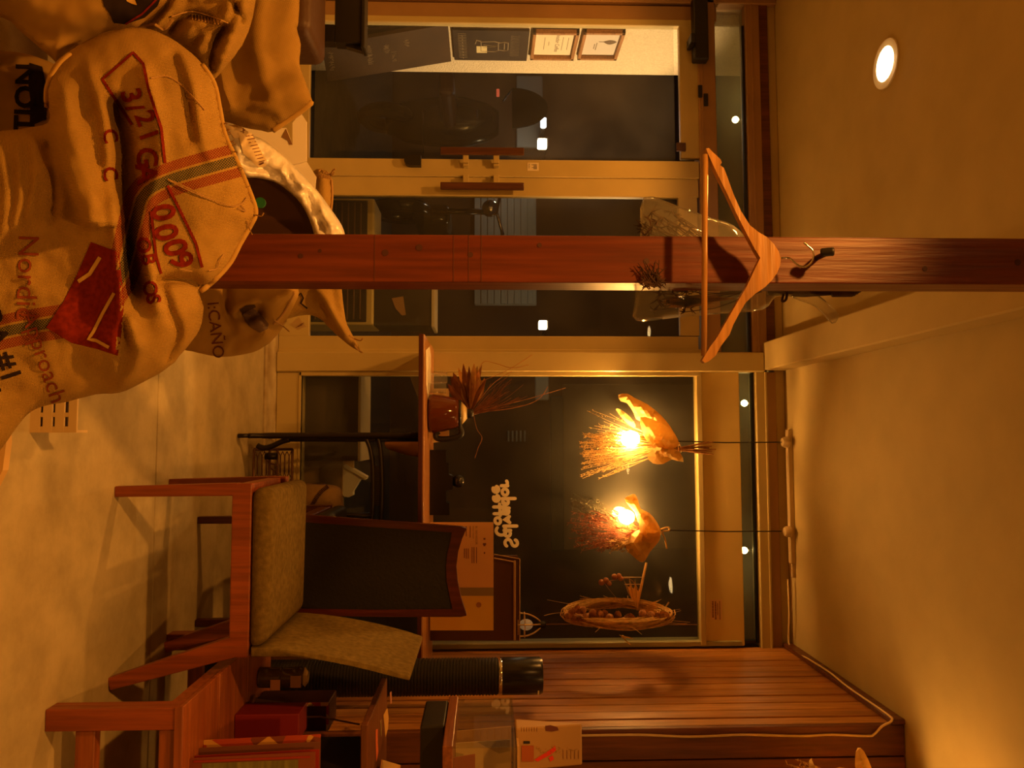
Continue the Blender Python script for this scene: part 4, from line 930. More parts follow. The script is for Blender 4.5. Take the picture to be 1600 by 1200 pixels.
vs = [bm.verts.new(tp_+Bx*(v.x*.92+.055)+By*(.43*Hh+v.y*.9)+Nn*(v.z+.002)) for v in V_]
for f in F_: bm.faces.new([vs[i] for i in f])
obj('treadle_lettering', bm, TP, ct)
bm = BM(); c = tpp(.06, .42); tube(bm, [c+Vector((0, -.01, -.02)), c+Vector((0, -.01, .03))], .016, 10); obj('pivot_bolt', bm, IRON, ct, True)
# white paper sheet on the counter
bm = BM(); prism(bm, [onz(x, y, ZC+.0008) for x, y in ((665.5, 547), (671.5, 541), (673, 556), (673, 600), (668.5, 624), (666, 600))], (0, 0, .0006)); sh = obj('paper_sheet', bm, mat('white_paper', (.85, .78, .62), .5)); rebase(sh, onz(669, 580, ZC+.0008)); tag(sh, 'white paper sheet lying at the left end of the window counter', 'paper')
# kraft bag hanging under the counter
bg = Cloth([(602, 690), (625, 688), (661, 689), (661, 712), (640, 712), (618, 706), (604, 700)], YT+.25, .03, .03, 12, [], .008, .05, 5, 3, 3); o = obj('paper_bag', bg.mesh(), mat('kraft_bag', (.40, .20, .07), .8), None, True); rebase(o, at(661, 700, YT+.25)); tag(o, 'crumpled brown paper bag hanging under the counter behind the iron leg', 'bag')
# clear plastic folder left of the iron leg
bm = BM(); prism(bm, [at(640, 588, 3.72), at(660, 588, 3.72), at(660, 640, 3.72)], (0, .002, 0)); fo = obj('plastic_sheet', bm, CELL); rebase(fo, at(660, 600, 3.72)); tag(fo, 'clear plastic sheet under the left end of the window counter', 'plastic sheet')
# carafe
YK = 3.46; cx = at(674, 646, YK)
def kz(px): return Zp(px, YK, 646)
ca = thing('coffee_server', 'brown glass coffee server with a black handle on the window counter', 'jug', (cx.x, YK, ZC))
sx = YK/FPX
bm = BM(); lathe(bm, [(.070, ZC+.001), (30*sx, ZC+.006), (30.5*sx, ZC+.02), (28*sx, ZC+.07), (23.5*sx, kz(712)), (20.5*sx, kz(718))], (cx.x, YK, 0), 32); obj('glass_body', bm, mat('amber_glass', (.15, .038, .008), .08, trans=.25), ca, True)
bm = BM(); lathe(bm, [(20.8*sx, kz(717)), (21.5*sx, kz(718)), (21.5*sx, kz(720)), (20.5*sx, kz(721))], (cx.x, YK, 0), 28); obj('collar', bm, BLACK, ca, True)
bm = BM(); lathe(bm, [(19*sx, kz(720.5)), (13*sx, kz(726)), (8*sx, kz(730))], (cx.x, YK, 0), 24); obj('lid', bm, mat('lid_cream', (.60, .46, .22), .4), ca, True)
bm = BM(); lathe(bm, [(7*sx, kz(729)), (7*sx, kz(736)), (5*sx, kz(740))], (cx.x, YK, 0), 16); obj('knob', bm, BLACK, ca, True)
bm = BM(); tube(bm, smoothpts([at(717, 664, YK), at(721, 675, YK), at(718, 681, YK), at(705, 685, YK), at(690, 686, YK), at(682, 684, YK), at(681, 678, YK), at(686, 674, YK)], 4), .013, 8); obj('handle', bm, BLACK, ca, True)
# card and glasses behind the carafe
bm = BM(); prism(bm, [at(676, 607, 3.6), at(702, 607, 3.6), at(702, 681, 3.6), at(690, 690, 3.6), at(676, 692, 3.6)], (0, .004, 0)); cdx = obj('price_card', bm, mat('card_cream', (.66, .50, .24), .7)); rebase(cdx, at(676, 650, 3.6)); tag(cdx, 'cream card standing behind the brown coffee server', 'card')
TG = glass('tumbler_glass', .05, (.95, .95, .93))
for (py, px, Y, lab) in ((590, 699, 3.56, 'clear drinking glass at the far left on the window counter'), (606, 697, 3.44, 'clear drinking glass beside the brown coffee server')):
    x = Xp(py, Y, 685); r = 9*Y/FPX; z1 = Zp(px, Y, py); bm = BM(); lathe(bm, [(r*.5, ZC+.001), (r*.85, ZC+.001), (r, z1), (r*.92, z1), (r*.78, ZC+.008), (r*.4, ZC+.008)], (x, Y, 0), 20); o = obj('drinking_glass', bm, TG, None, True); rebase(o, (x, Y, ZC)); tag(o, lab, 'glass')
# dried husks leaning behind the carafe
db = thing('dried_flowers', 'fan of dried husks and grasses on the window counter behind the coffee server', 'dried flowers', at(736, 646, 3.52))
HUSK = [mat('husk_a', (.44, .19, .05), .8, var=.3, scale=30, translucent=.3), mat('husk_b', (.30, .11, .03), .8, var=.3, scale=30, translucent=.3), mat('husk_c', (.62, .36, .11), .8, var=.3, scale=30, translucent=.3)]
YD = 3.53
for k, (x, y) in enumerate(((704, 596), (708, 582), (716, 574), (724, 568), (733, 572), (741, 568), (748, 578), (700, 600), (714, 588), (728, 580), (742, 585), (750, 590), (757, 590), (760, 592), (722, 600), (735, 596), (712, 602), (746, 572), (753, 570), (704, 588))):
    Yk = YD+rs.uniform(-.05, .05); a = at(735, 645, YD); b = at(x, y, Yk); mid = a.lerp(b, .6)+Vector((0, rs.uniform(-.02, .02), rs.uniform(-.01, .015))); bm = BM(); wv = (b-a).cross(Vector((0, 1, 0))).normalized()*rs.uniform(.010, .019)
    q = [a.lerp(mid, .1), mid.lerp(a, .4)]; P_ = [(a, .15), (a.lerp(mid, .5), .7), (mid, 1), (mid.lerp(b, .6), .75), (b, .05)]
    rows = [[bm.verts.new(c-wv*s), bm.verts.new(c+Vector((0, .008*s, 0))), bm.verts.new(c+wv*s)] for c, s in P_]
    for r0, r1 in zip(rows, rows[1:]):
        for j in (0, 1): bm.faces.new((r0[j], r0[j+1], r1[j+1], r1[j]))
    bmesh.ops.solidify(bm, geom=bm.faces[:], thickness=.0008); obj('husk_leaf', bm, HUSK[k % 3], db, True)
bm = BM()
for k in range(60):
    a = at(737, 646, YD); e = rs.random(); x, y = rs.choice(((760+e*65, 610+rs.uniform(-12, 30)), (770+e*30, 600+rs.uniform(-15, 20)), (745+e*40, 632+rs.uniform(-8, 10)))); b = at(x, y, YD+rs.uniform(-.06, .06)); tube(bm, smoothpts([a, a.lerp(b, .5)+Vector((rs.uniform(-.015, .015), 0, rs.uniform(-.01, .02))), b], 3), .0009, 3)
obj('grass', bm, HUSK[1], db, kind='stuff')
bm = BM()
for L_ in ([(737, 645), (790, 632), (830, 622), (884, 606)], [(737, 645), (800, 638), (840, 625), (856, 604)], [(735, 640), (745, 590), (755, 566), (775, 568), (800, 575), (826, 570)], [(740, 600), (790, 580), (832, 554)], [(737, 640), (770, 600), (800, 580)], [(740, 648), (745, 670), (753, 684), (747, 700), (742, 716)]): tube(bm, smoothpts([at(x, y, YD+.02) for x, y in L_], 5), .0013, 4)
obj('long_stems', bm, HUSK[0], db, True)
# black stepped stand with ball
YS = 3.55
bs = thing('stepped_stand', 'black stepped stand with a round ball knob on the window counter', 'stand', at(677, 755, YS))
bm = BM(); out = [(676, 703), (697, 703), (697, 723), (701, 723), (701, 741), (707, 744), (707, 765), (697, 766), (697, 785), (702, 786), (702, 805), (676, 805)]
prism(bm, [Vector((at(x, y, YS).x, YS, max(at(x, y, YS).z, ZC+.0005) if x > 676 else ZC+.0005)) for x, y in out], (0, .08, 0)); obj('body', bm, mat('gloss_black', (.012, .010, .010), .25), bs)
bm = BM(); ball(bm, at(716, 752, YS+.04), .030, 18, 12); obj('knob', bm, MATS['gloss_black'], bs, True)
# acrylic poster holder
YA = 3.5
ps = thing('poster_stand', 'clear acrylic poster holder with brown and ochre sheets on the window counter', 'poster', at(672, 900, YA))
def zz(px, py, Y): return Vector((at(px, py, Y).x, Y, max(ZC+.0008, at(px, py, Y).z)))
def flat(name, x0, x1, y0, y1, Y, th, m, parent): bm = BM(); prism(bm, [zz(x0, y0, Y), zz(x1, y0, Y), zz(x1, y1, Y), zz(x0, y1, Y)], (0, th, 0)); return obj(name, bm, m, parent)
flat('acrylic_front', 672, 772, 815, 986, YA, .002, glass('acrylic', .02, (.96, .95, .92)), ps)
br = flat('brown_sheet', 672, 771, 816, 918, YA+.003, .001, mat('paper_brown', (.92, .56, .26), .8), ps)
flat('grey_strip', 672, 771, 918, 931, YA+.003, .001, mat('paper_grey', (.36, .27, .11), .8), ps)
oc = flat('ochre_sheet', 672, 771, 931, 985, YA+.003, .001, mat('paper_ochre', (.98, .64, .06), .8), ps)
bm = BM(); INK = mat('ink_brown', (.20, .06, .02), .7)
YL = YA+.0025
add_text(bm, 'EL SALVADOR', at(743, 822, YL), (1, 0, 0), (0, 0, 1), .013); add_text(bm, 'SINGLE ORIGIN', at(738.5, 822, YL), (1, 0, 0), (0, 0, 1), .008)
rs2 = random.Random(2)
for x, a, b in ((741, 855, 880), (738, 855, 880), (745, 855, 880), (729, 857, 873), (732, 857, 873), (726, 857, 872), (735, 822, 840), (729, 822, 838)):
    p = at(x, a, YL); q = at(x, b, YL); box(bm, p.x, q.x, YL-.0003, YL, p.z-.0028, p.z+.0005)
for y, w_h in ((842, 3), (850, 5), (852, 3), (864, 2)): p = at(757, y, YL); box(bm, p.x-.004, p.x+.004, YL-.0003, YL, p.z-.0015*w_h, p.z+.0015*w_h)
obj('print', bm, INK, br)
bm = BM(); p = at(748, 945, YL); lathe(bm, [(.012, 0), (.012, .0004)], (p.x, YL, p.z), 16, Matrix.Rotation(PI/2, 3, 'X')); obj('print', bm, mat('ink_ochre', (.50, .21, .03), .8), oc)
# dark framed board behind it
YE = 3.63
fb = thing('framed_board', 'dark framed picture leaning behind the ochre poster in the window', 'picture', at(674, 940, YE))
bm = BM(); prism(bm, [zz(672, 868, YE), at(808, 868, YE), at(812, 876, YE), at(812, 1001, YE), zz(672, 1001, YE)], (0, .012, 0)); obj('board', bm, mat('frame_brown', (.09, .035, .012), .35), fb)
bm = BM()
for a, b, r in (((804, 876), (804, 1000), .006), ((804, 878), (772, 872), .003), ((812, 873), (812, 1001), .0028), ((811, 873), (772, 866), .0018)): tube(bm, [at(*a, YE-.004), at(*b, YE-.004)], r, 5)
obj('inner_rim', bm, mat('rim_pale', (.50, .33, .16), .4), fb)
# ================================================================== furniture on the right
RW = wood('chair_wood', (.235, .050, .011), (.31, .075, .017), .38, 'z', 6)
OLIVE = mat('olive_velvet', (.145, .10, .028), .95, var=.22, scale=60, bump=.2, bscale=220, spec=.1)
# olive upholstered chair, facing left
yn, yf = 2.23, 2.60
fx = onz(195, 766, 0).x; fz = .345
rx = onz(190, 1056, 0).x; rt = Xp(1008, yn, 390); re = Xp(1025, yn, 385); sb_ = Xp(1020, yn-.03, 400); sf_ = Xp(749, yf+.03, 430)
kf0 = Xp(956, yf+.03, 470); kb0 = Xp(1027, yn-.03, 400); kf1 = Xp(994, yf+.03, 655); kb1 = Xp(1046, yn-.03, 642)
ch = thing('dining_chair', 'red-brown wooden chair with olive upholstered seat and backrest, facing left', 'chair', (.4, 2.42, 0))
for y, a, b in ((yn, (195, 766), (277, 0)), (yf, None, None)):
    bm = BM(); bar(bm, (.155, y, 0), (.150, y, fz), .030, .03, .036, .036); obj('leg', bm, RW, ch)
    bm = BM(); bar(bm, (rx, y, 0), (rt, y, fz), .034, .03, .058, .036); obj('leg', bm, RW, ch)
    bm = BM(); bar(bm, (.133, y, fz+.012), (re, y, fz+.012), .036, .056, side=(0, 1, 0), bevel=.004); obj('side_rail', bm, RW, ch)
bm = BM(); bar(bm, (.152, yn, fz), (.152, yf, fz), .03, .045, bevel=.003); obj('cross_rail', bm, RW, ch)
bm = BM(); bar(bm, (re-.02, yn, fz), (re-.02, yf, fz), .03, .045, bevel=.003); obj('cross_rail', bm, RW, ch)
zs = fz+.041
bm = BM(); hexa(bm, [(sf_, yn-.03, zs), (sb_, yn-.03, zs), (sb_, yf+.03, zs), (sf_, yf+.03, zs), (sf_, yn-.03, zs+.062), (sb_-.03, yn-.03, zs+.055), (sb_-.03, yf+.03, zs+.055), (sf_, yf+.03, zs+.062)], .026, 4); obj('seat', bm, OLIVE, ch, True)
bm = BM()
n = 9; rows = []
prof = []
for i in range(n):
    t = i/(n-1); z = zs+.008+t*(.835-zs-.008); c = kf0+(kf1-kf0)*(.3*t+.7*t*t); th = (kb0-kf0)*(1-t)+(kb1-kf1)*t; th = max(th, .014)
    prof.append((c, z, th))
fr_ = [(c, z) for c, z, th in prof]; bk_ = [(c+th, z) for c, z, th in prof]
pl = fr_+bk_[::-1]
a = [bm.verts.new((x, yn-.032, z)) for x, z in pl]; b = [bm.verts.new((x, yf+.032, z)) for x, z in pl]; N_ = len(pl)
bm.faces.new(a); bm.faces.new(b[::-1])
for i in range(N_): bm.faces.new((a[i], b[i], b[(i+1) % N_], a[(i+1) % N_]))
es = [e for e in bm.edges if (e.verts[0] in a) != (e.verts[1] in a)]
rim = [e for e in bm.edges if e not in es] + [e for e in es if e.verts[0] in (a[n-1], a[n], b[n-1], b[n])]
bmesh.ops.bevel(bm, geom=rim, offset=.014, segments=4, profile=.5, affect='EDGES', clamp_overlap=True)
obj('backrest', bm, OLIVE, ch, True)
# dark dining chair seen from behind
DKW = wood('dark_red_wood', (.060, .010, .006), (.10, .018, .009), .3, 'z', 6)
LEA = mat('black_leather', (.011, .009, .009), .5, bump=.15, bscale=90)
YV = 2.86
dc = thing('dining_chair', 'dark red wooden chair with a black padded back, pushed up to the window counter', 'chair', (at(322, 885, YV).x, YV, 0))
def q(x, y, dy=0): return at(x, y, YV+dy)
xl, xr = onz(322, 809, 0).x, onz(322, 963, 0).x
ZS = .43
for x in (xl, xr):
    bm = BM(); bar(bm, (x, YV, 0), (x, YV+.02, ZS-.03), .026, .03, .032, .034); obj('leg', bm, DKW, dc)
    bm = BM(); bar(bm, (x, YV+.42, 0), (x, YV+.40, ZS-.03), .026, .026, .034, .034); obj('leg', bm, DKW, dc)
bm = BM(); box(bm, xl-.012, xr+.012, YV+.01, YV+.42, ZS-.075, ZS-.03, .004, 1); obj('seat_frame', bm, DKW, dc)
bm = BM(); box(bm, xl-.012, xr+.012, YV+.04, YV+.44, ZS-.029, ZS+.03, .02, 3); obj('seat', bm, LEA, dc, True)
topin = [(724, 827), (717, 845), (713, 865), (711, 885), (713, 910), (718, 935), (725, 955), (728, 962)]
bm = BM(); Ol = [(440, 803), (590, 814), (722, 824), (729, 827)]+topin+[(722, 963), (600, 963), (440, 962)]
Ol = [(435, 802), (590, 813), (720, 823), (729, 826), (722, 842), (716, 862), (713, 885), (715, 908), (720, 933), (727, 955), (729, 962), (720, 964), (590, 964), (435, 961)]
Il = [(435, 813), (590, 824), (706, 832), (704, 845), (699, 865), (697, 885), (698, 908), (703, 933), (707, 952), (590, 953), (435, 951)]
def lean(x, y, dy=0): return at(x, y, YV-.01-.10*(x-440)/290*-1*-.3+dy)
prism(bm, [lean(x, y) for x, y in Ol]+[lean(x, y) for x, y in Il[::-1]], (0, .028, 0)); bmesh.ops.triangulate(bm, faces=[f for f in bm.faces if len(f.verts) > 4])
obj('back_frame', bm, DKW, dc)
bm = BM(); prism(bm, [lean(x, y, .006) for x, y in Il], (0, .02, 0)); bmesh.ops.triangulate(bm, faces=[f for f in bm.faces if len(f.verts) > 4]); obj('back_pad', bm, LEA, dc)
# cushion / cloth bag and white funnel under the window
cg_ = Cloth([(472, 760), (500, 757), (520, 758), (533, 764), (536, 785), (537, 812), (472, 812)], 3.5, .05, .03, 25, [], .01, .03, 6, 3, 4)
cu = thing('cloth_bag', 'tan cloth bag with a stitched edge against the window panel', 'bag', at(475, 790, 3.5)); obj('body', cg_.mesh(), mat('bag_tan', (.34, .22, .08), .8, var=.3, scale=8), cu, True)
bm = BM(); st_ = smoothpts([(512, 760, 0), (502, 768, 0), (493, 780, 0), (486, 792, 0), (478, 806, 0)], 6)
for a, b in zip(st_, st_[1:]):
    d = (b-a).normalized(); nrm = Vector((-d.y, d.x, 0))*3; tube(bm, [cg_.pos((a.x+nrm.x, a.y+nrm.y), .004), cg_.pos((a.x-nrm.x, a.y-nrm.y), .004)], .0022, 4)
obj('stitching', bm, mat('stitch_dark', (.08, .03, .015), .8), cu)
Q = 3.45; wb = thing('low_box', 'dark red low box under the window behind the chairs', 'box', at(440, 790, 3.55))
bm = BM(); p0 = at(471, 757, 3.58); p1 = at(471, 830, 3.58); box(bm, p0.x, p1.x, 3.56, 3.66, .0135, at(503, 790, 3.56).z, .004, 1); obj('body', bm, DKW, wb)
fn = thing('funnel', 'white plastic scoop standing tilted on a tan block outside the lower window', 'funnel', at(538, 750, D+.31))
WHT = mat('white_plastic', (.86, .80, .68), .45)
Yq = D+.12
Yq = D+.28
bm = BM(); prism(bm, [at(x, y, Yq) for x, y in ((536, 727), (540, 728), (572, 746), (570, 750), (563, 749), (551, 768), (551, 774), (545, 777), (538, 776), (535, 773))], (0, .06, 0)); obj('body', bm, WHT, fn)
bm = BM(); prism(bm, [at(x, y, Yq-.006) for x, y in ((537, 726), (540, 726), (573, 745), (571, 749), (537, 730))], (0, .075, 0)); obj('rim', bm, WHT, fn)
bm = BM(); prism(bm, [at(x, y, Yq+.02) for x, y in ((536, 719), (552, 719), (552, 734), (536, 727))], (0, .03, 0)); obj('tab', bm, mat('tab_tan', (.55, .36, .14), .6), fn)
bm = BM(); pz = at(536, 750, Yq); box(bm, at(536, 719, Yq).x, at(536, 779, Yq).x, Yq-.008, Yq+.075, -.0295, pz.z, .003, 1); o = obj('stand_block', bm, mat('block_tan', (.26, .16, .06), .8), fn)
# tower fan
xc, yc_ = Xp(1058, 3.0, 640), 3.0; rF = .0685
tf = thing('tower_fan', 'tall black ribbed tower fan with a silver ring against the slatted wall', 'tower fan', (xc, yc_, 0))
bm = BM(); lathe(bm, [(.10, 0), (.105, .01), (.10, .03), (.05, .04)], (xc-.035, yc_, 0), 32); obj('base', bm, BLACK, tf, 'auto')
z1 = Zp(782, yc_, 1058); z2 = Zp(848, yc_, 1058); pr = [(rF*.9, .04)]
zz_ = .06
while zz_ < z1-.012: pr += [(rF, zz_), (rF, zz_+.006), (rF-.003, zz_+.0075), (rF-.003, zz_+.0105)]; zz_ += .012
bm = BM(); lathe(bm, pr, (xc, yc_, 0), 40); obj('ribbed_column', bm, BLACK, tf)
bm = BM(); lathe(bm, [(rF-.004, z1-.01), (rF+.0005, z1-.004), (rF+.0005, z1+.004), (rF-.004, z1+.01)], (xc, yc_, 0), 40); obj('silver_ring', bm, MATS['chrome'], tf, True)
bm = BM(); lathe(bm, [(rF-.001, z1+.005), (rF, z1+.01), (rF, z2-.012), (rF-.006, z2-.002), (rF-.02, z2)], (xc, yc_, 0), 40); obj('top_cap', bm, mat('gloss_black', (.012, .010, .010), .25), tf, 'auto')
bm = BM()
for k in range(4): a_ = -2.2-.10*k; lathe(bm, [(.003, 0), (.003, .002)], (xc+(rF)*math.cos(a_+PI), yc_+rF*math.sin(a_), z2-.02), 8, Matrix.Rotation(PI/2, 3, 'X'))
obj('button', bm, MATS['chrome'], tf)
# low wooden table bottom right
LW = wood('table_wood', (.25, .065, .015), (.33, .10, .025), .4, 'x', 5)
zt = .325; xA = onz(287, 1104, zt).x; yA = onz(287, 1104, zt).y; yB = 2.66; xB = 1.42
tb = thing('low_table', 'low red-brown wooden table in the lower right corner', 'table', (xA+.3, 2.2, 0))
bm = BM(); nb = 3
for k in range(3):
    bm = BM(); ya = yA+(yB-yA)*k/3; yb = yA+(yB-yA)*(k+1)/3; box(bm, xA, xB, ya+.0008, yb-.0008, zt-.012, zt, .0015, 1); obj('top_board', bm, LW, tb)
bm = BM(); box(bm, xA, xB, yA-.004, yA-.0005, zt-.020, zt-.001, .001, 1); obj('edge_strip', bm, LW, tb)
for x in (xA+.003, xB-.06):
    for y in (yA, yB-.06):
        bm = BM(); box(bm, x, x+.052, y, y+.052, 0, zt-.0125, .003, 2); obj('leg', bm, RW, tb)
for y in (yA+.012, yB-.045):
    bm = BM(); box(bm, xA+.058, xB-.062, y, y+.022, zt-.062, zt-.0125, .002, 1); obj('apron', bm, LW, tb)
    bm = BM(); box(bm, xA+.058, xB-.062, y, y+.03, .066, .112, .002, 1); obj('stretcher', bm, LW, tb)
for x in (xA+.014, xB-.05):
    bm = BM(); box(bm, x, x+.022, yA+.056, yB-.062, zt-.062, zt-.0125, .002, 1); obj('apron', bm, LW, tb)
# red box and record sleeves on the table
p = onz(366, 1117, zt); Yr = p.y; x0, x1 = p.x, Xp(1160, Yr, 400)
rb = thing('red_box', 'plain dark red box standing on the low table', 'box', (p.x, Yr, zt))
bm = BM(); box(bm, x0, x1, Yr, Yr+.10, zt+.0005, Zp(467, Yr, 1130), .003, 2); obj('body', bm, mat('red_card', (.19, .008, .008), .55), rb)
bm = BM(); hexa(bm, [(x0-.012, Yr+.102, zt+.03), (x1, Yr+.102, zt+.03), (x1, Yr+.108, zt+.03), (x0-.012, Yr+.108, zt+.03), (x0+.005, Yr+.102, zt+.15), (x1, Yr+.102, zt+.15), (x1, Yr+.108, zt+.15), (x0+.005, Yr+.108, zt+.15)]); obj('rear_flap', bm, mat('flap_dark', (.05, .02, .015), .6), rb)
def art(name, cols, sc):
    m = mat(name, cols[0], .55); nt = m.node_tree; v = nt.nodes.new('ShaderNodeTexVoronoi'); v.feature = 'F1'; v.inputs['Scale'].default_value = sc
    tc = nt.nodes.new('ShaderNodeTexCoord'); r = nt.nodes.new('ShaderNodeValToRGB'); r.color_ramp.interpolation = 'CONSTANT'
    sp = nt.nodes.new('ShaderNodeSeparateColor'); nt.links.new(tc.outputs['Object'], v.inputs['Vector']); nt.links.new(v.outputs['Color'], sp.inputs[0]); nt.links.new(sp.outputs[0], r.inputs[0])
    while len(r.color_ramp.elements) < len(cols): r.color_ramp.elements.new(.5)
    for i, c in enumerate(cols): r.color_ramp.elements[i].position = i/len(cols); r.color_ramp.elements[i].color = (*c, 1)
    nt.links.new(r.outputs[0], nt.nodes['Principled BSDF'].inputs['Base Color']); return m
sleeves = [(322, 1156, 498, 2.045, art('sleeve_mottled', [(.52, .20, .03), (.42, .06, .02), (.6, .32, .07), (.2, .05, .02)], 22), 'orange mottled record sleeve, rearmost of the leaning row on the low table'),
           (322, 1168, 497, 2.015, mat('sleeve_brown', (.16, .055, .025), .6), 'brown record sleeve between the mottled and the red one on the low table'),
           (322, 1180, 496, 1.985, mat('sleeve_red', (.28, .022, .012), .5), 'red-edged record sleeve behind the green picture sleeve on the low table'),
           (322, 1184, 490, 1.955, mat('sleeve_front', (.20, .05, .02), .5), 'dark record sleeve with a green picture, foremost on the low table')]
for i, (pz_, py_, pt, Y, m, lab) in enumerate(sleeves):
    x0 = Xp(py_, Y, 400); z1 = Zp(pt, Y, 1180); s_ = thing('record_sleeve', lab, 'record', (x0, Y, zt), 'record sleeves on the low table')
    t = BM(); hexa(t, [(x0, Y, zt+.0006), (x0+.30, Y, zt+.0006), (x0+.30, Y+.004, zt+.0006), (x0, Y+.004, zt+.0006), (x0-.004, Y+.018, z1), (x0+.296, Y+.018, z1), (x0+.296, Y+.022, z1), (x0-.004, Y+.022, z1)]); obj('cover', t, m, s_)
    if i == 3:
        t = BM(); prism(t, [Vector((x0+.012, Y-.0006+.018*.10, zt+.03)), Vector((x0+.012, Y-.0006+.018*.86, zt+.03+(z1-zt-.03)*.85)), Vector((x0+.27, Y-.0006+.018*.86, zt+.03+(z1-zt-.03)*.85)), Vector((x0+.27, Y-.0006+.018*.10, zt+.03))], (0, -.0008, 0)); obj('cover_picture', t, mat('picture_green', (.15, .14, .04), .6, var=.4, scale=9, stretch=(1, 1, 8)), s_)
        t = BM(); prism(t, [Vector((x0+.004, Y-.0004, zt+.01)), Vector((x0+.004, Y+.0166, z1-.012)), Vector((x0+.009, Y+.0166, z1-.012)), Vector((x0+.009, Y-.0004, zt+.01))], (0, -.0008, 0)); obj('red_border', t, MATS['sleeve_red'], s_)
# jar with label
YJ = 2.52; pj = onz(427, 1057, zt); xj = Xp(1058, YJ, 450)
jr = thing('storage_jar', 'small glass jar with a faceted stopper on the low table beside the tower fan', 'jar', (xj, YJ, zt))
rj = 15*YJ/FPX
bm = BM(); lathe(bm, [(rj*.8, zt+.001), (rj, zt+.006), (rj, Zp(446, YJ)), (rj*.85, Zp(448, YJ)), (rj*.95, Zp(452, YJ)), (rj*1.05, Zp(476, YJ)), (rj*.8, Zp(480, YJ))], (xj, YJ, 0), 24); obj('glass_body', bm, mat('jar_glass', (.10, .055, .025), .12, trans=.35), jr, 'auto')
bm = BM(); lathe(bm, [(rj*.8, Zp(480, YJ)), (rj*1.0, Zp(483, YJ)), (rj*.55, Zp(488, YJ))], (xj, YJ, 0), 6); obj('stopper', bm, mat('stopper_brass', (.6, .38, .14), .25, .6), jr)
bm = BM(); box(bm, xj-.002, xj+.030, YJ-rj-.002, YJ-rj-.0005, Zp(427, YJ, 1060), Zp(442, YJ, 1060)); obj('label', bm, mat('label_rust', (.45, .18, .07), .7), jr)
bm = BM(); box(bm, xj-.014, xj+.022, YJ-rj-.004, YJ-rj-.001, Zp(458, YJ, 1060), Zp(474, YJ, 1060)); obj('band_label', bm, mat('label_brown', (.25, .11, .04), .7), jr)
# patterned box behind
Yx = 2.46; xx0, xx1 = Xp(1098, Yx, 480), Xp(1143, Yx, 480)
pbx = thing('patterned_box', 'dark box with a red and white patterned edge behind the red box', 'box', (xx0, Yx, zt))
bm = BM(); box(bm, xx0, xx1, Yx, Yx+.12, zt+.0005, Zp(514, Yx, 1110), .003, 1); obj('body', bm, mat('box_maroon', (.09, .018, .012), .6), pbx)
bm = BM(); box(bm, xx0-.001, xx0+.010, Yx-.002, Yx-.0003, zt+.10, Zp(513, Yx, 1110)); box(bm, xx0+.010, xx1, Yx-.002, Yx-.0003, Zp(510, Yx, 1110), Zp(513.5, Yx, 1110)); obj('patterned_edge', bm, art('edge_pattern', [(.7, .45, .2), (.5, .05, .03), (.8, .6, .35), (.4, .04, .02)], 60), pbx)
bm = BM(); tube(bm, [(xx0+.03, Yr+.14, zt+.0), Vector(at(500, 1120, 2.4)), Vector(at(562, 1132, 2.42))], .0028, 6); rod = obj('metal_rod', bm, mat('rod_grey', (.20, .12, .07), .4, .6)); rebase(rod, (xx0+.03, Yr+.14, zt)); tag(rod, 'thin grey rod leaning behind the red box', 'rod')
# black cabinet with stickered lid
Yk = 2.14; xk = Xp(1132, Yk, 574); zk0 = Zp(575, Yk, 1140)
kb = thing('speaker_cabinet', 'black cabinet with a stickered wooden lid standing on the low table', 'cabinet', (xk+.2, Yk+.15, zt))
bm = BM(); box(bm, xk+.13, xk+.50, Yk+.02, Yk+.27, zt+.0005, zk0-.02, .006, 2); obj('body', bm, BLACK, kb)
lidw = wood('lid_wood', (.15, .05, .02), (.21, .08, .03), .35, 'x', 5)
bm = BM(); box(bm, xk, xk+.52, Yk, Yk+.40, zk0-.0195, zk0, .003, 2); lid = obj('lid', bm, lidw, kb)
def onlid(pts, m, name, th=.0006): bm = BM(); prism(bm, [onz(x, y, zk0+.0004) for x, y in pts], (0, 0, th)); return obj(name, bm, m, lid)
onlid([(587, 1140), (590, 1139), (590, 1160), (591, 1175), (588, 1190), (587, 1160)], mat('sticker_orange', (.75, .16, .06), .5), 'sticker')
onlid([(599, 1118), (605, 1106), (607, 1122), (606, 1138), (602, 1152)], mat('sticker_yellow', (.70, .40, .10), .5), 'sticker')
onlid([(594, 1128), (596, 1124), (596, 1148), (595, 1152)], mat('sticker_olive', (.30, .22, .08), .5), 'sticker')
onlid([(609, 1082), (611.5, 1080), (612, 1098), (610, 1100)], mat('sticker_pink', (.55, .24, .16), .5), 'sticker')
bm = BM(); prism(bm, [onz(x, y, zk0+.012) for x, y in ((596, 1187), (605, 1190), (640, 1200), (640, 1240), (588, 1240))], (0, 0, .004)); pp = obj('paper_pad', bm, mat('paper_pale', (.80, .50, .16), .6)); 
bm = BM(); P_ = [onz(x, y, zk0) for x, y in ((597, 1188), (600, 1240), (590, 1240))]; 
rebase(pp, onz(610, 1215, zk0+.0006)); pp.data.transform(Matrix.Translation((0, 0, 0))); pp.location.z = zk0+.0007; tag(pp, 'pale yellow paper pad on the stickered lid at the picture edge', 'paper')
